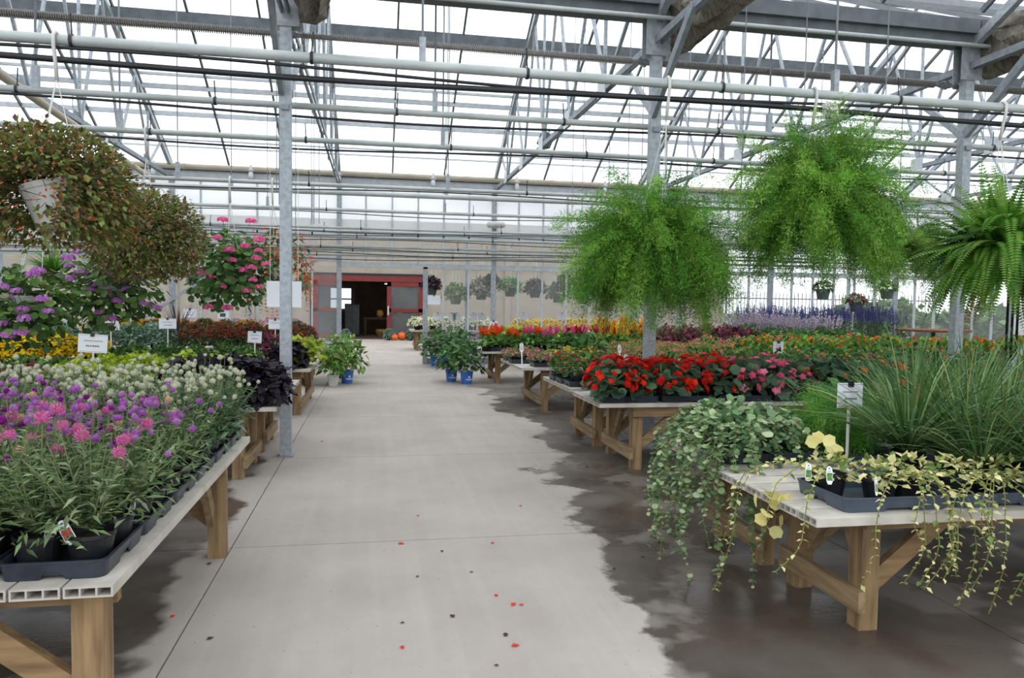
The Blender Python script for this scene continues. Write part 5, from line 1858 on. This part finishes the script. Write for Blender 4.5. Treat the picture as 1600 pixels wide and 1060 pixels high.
for i, (px, Y) in enumerate(((684, 20.5), (706, 20.6), (714, 20.6), (740, 20.8), (753, 20.8), (818, 21.0), (878, 21.0))):
    sign(px, 495, Y, .22, .2, 'small white card beyond the glass, %s from the doorway' % (ordn + ['sixth', 'seventh'])[i], 0, lines=1)


def plant_tag(px, py, Y, label, w, h, tilt, pic, rz=0.0, lean=.2, stick=0.0):
    """rounded plastic tag with a printed picture"""
    p = ony(px, py, Y)
    t = thing('plant_tag', label, 'tag', (p.x, p.y, p.z), rz)
    t.rotation_euler = (-lean, tilt, rz)
    g = Geo()
    pts = [(-w / 2 * .55, -h / 2), (w / 2 * .55, -h / 2), (w / 2, -h * .32), (w / 2, h * .2)]
    for k in range(7):
        a = k / 6 * math.pi
        pts.append((w / 2 * math.cos(a) * (1 if True else 0), h * .2 + h * .3 * math.sin(a)))
    pts.append((-w / 2, -h * .32))
    n = len(pts)
    v = [(x, -.001, z) for x, z in pts] + [(x, .001, z) for x, z in pts]
    g.add(v, f3=[(0, i, i + 1) for i in range(1, n - 1)] + [(n, n + i + 1, n + i) for i in range(1, n - 1)], f4=[(i, (i + 1) % n, n + (i + 1) % n, n + i) for i in range(n)])
    g.make('tag_body', 'card', t)
    b = Geo()
    m = 7
    for i in range(m):
        for j in range(m):
            x0, z0 = -w * .43 + w * .86 * i / m, -h * .3 + h * .42 * j / m
            b.add([(x0, -.0018, z0), (x0 + w * .86 / m, -.0018, z0), (x0 + w * .86 / m, -.0018, z0 + h * .42 / m), (x0, -.0018, z0 + h * .42 / m)], f4=[(0, 1, 2, 3)], c=shades(pic, 1, .2)[0])
    b.make('printed_picture', 'print', t)
    k = Geo()
    for i in range(3):
        k.box(-w * .3, w * .3 - i * w * .08, -.0018, -.0012, h * (.24 - .04 * i), h * (.252 - .04 * i))
    k.box(-w * .12, w * .12, -.0018, -.0012, h * .33, h * .4)
    k.make('printed_lines', 'ink', t)
    if stick:
        Geo().box(-.008, .008, -.001, .001, -h / 2 - stick, -h / 2).make('stick', 'card', t)


plant_tag(104, 832, 2.56, 'white plant tag with a red flower picture leaning in the front pot', .036, .085, -.55, ['#b8323c', '#c9484e', '#3f5a2c', '#4f6a34', '#a02c34'])
plant_tag(78, 838, 2.6, 'darker plant tag just behind the red picture tag', .034, .08, .15, ['#4a2a28', '#5a3430', '#38302a'])
plant_tag(1263, 738, 3.0, 'white plant tag with green picture, left of the pair in the vinca', .03, .08, .12, ['#4f7a3a', '#6a944a', '#3f6530'])
plant_tag(1296, 743, 2.92, 'white plant tag with green picture, right of the pair in the vinca', .03, .08, .06, ['#4f7a3a', '#6a944a', '#3f6530'])
plant_tag(1369, 760, 2.85, 'narrow white plant tag seen edge on before the sedge', .014, .08, .05, ['#7a8a5a', '#8a9a6a'])
plant_tag(413, 602, 6.4, 'white plant tag hanging on the black vine tray', .055, .1, .0, ['#3a3440', '#4a4450'])
plant_tag(204, 800, 2.95, 'pale narrow plant tag among the pink globe amaranth', .02, .075, .35, ['#9a9a90', '#aaa'.replace('#aaa', '#aaaaaa')])
plant_tag(968, 545, 10.0, 'white plant tag in the coral flowered plants, left one', .05, .12, 0, ['#c8c8c4', '#b8b8b4'], stick=.2)
plant_tag(978, 560, 8.6, 'white plant tag in the coral flowered plants, lower one', .05, .1, 0, ['#c8c8c4', '#b8b8b4'], stick=.28)
plant_tag(815, 543, 10.3, 'white plant tag in the portulaca trays', .06, .13, 0, ['#c8c8c4', '#b8b8b4'], stick=.2)

# iron shepherd hooks at the right edge
for i, px in enumerate((1572, 1586, 1600)):
    p = ony(px, 540, 6.9)
    t = Geo().tube([(0, 0, 0), (0, 0, 1.75), (.03, 0, 1.9), (.12, 0, 1.95), (.2, 0, 1.88), (.21, 0, 1.8)], .013, 8).make('garden_hook', 'iron', loc=(p.x, 6.9 + i * .05, DECK), smooth=True)
    tag(t, 'black iron garden hook under the sword fern, %s from the left' % ordn[i], 'garden hook')
p = onz(1578, 590, .9)
tag(Geo().tube([(5.75, 6.1, .66), (6.6, 6.45, 1.3)], .022, 8).make('leaning_pole', 'galv'), 'grey metal pole leaning behind the sedge at the right edge', 'pole')
t = thing('rusty_table', 'round rusty topped table behind the orange lantana', 'table', (ony(1458, 516, 15.2).x, 15.2, 0))
Geo().lathe([(.02, .98), (.75, .98), (.78, 1.0), (.78, 1.03), (.02, 1.03)], 24).make('round_top', 'rust_disc', t)
Geo().tube([(0, 0, 0), (0, 0, .98)], .05, 8).make('pedestal', 'iron', t)
Geo().lathe([(.35, 0), (.33, .03), (.06, .06)], 16, cap_top=True).make('foot', 'iron', t)

# fallen petals and bits on the floor
pm = Geo().scatter(LEAF, [(0, 0, 0)], [(1, 0, .05)], [(0, 0, 1)], 1.0, lin('#ee4a3c')).mesh('fallen_petal', 'petal')
pm2 = Geo().scatter(LEAF, [(0, 0, 0)], [(1, 0, .05)], [(0, 0, 1)], 1.0, lin('#5a463a')).mesh('dry_leaf', 'petal')
pk_ = [(621, 849), (819, 946), (805, 942), (778, 932), (627, 1009), (798, 1010), (272, 961), (810, 790), (428, 680), (417, 678), (471, 682), (503, 689), (948, 727), (930, 745), (770, 850), (652, 805)]
for px, py in pk_:
    p = onz(px, py, .004)
    tag(put('fallen_petal', pm, None, p, random.random() * 6, random.uniform(.03, .05)), 'small fallen red petal lying on the concrete aisle', 'petal', 'fallen red petals')
for px, py in ((633, 973), (710, 965), (790, 995), (780, 1040), (734, 895), (960, 890), (1000, 870), (905, 728), (885, 722), (920, 730), (322, 1000), (325, 883), (655, 900), (690, 860)):
    p = onz(px, py, .004)
    tag(put('dry_leaf', pm2, None, p, random.random() * 6, random.uniform(.02, .045)), 'small dry brown leaf scrap lying on the concrete', 'leaf', 'dry leaf scraps')
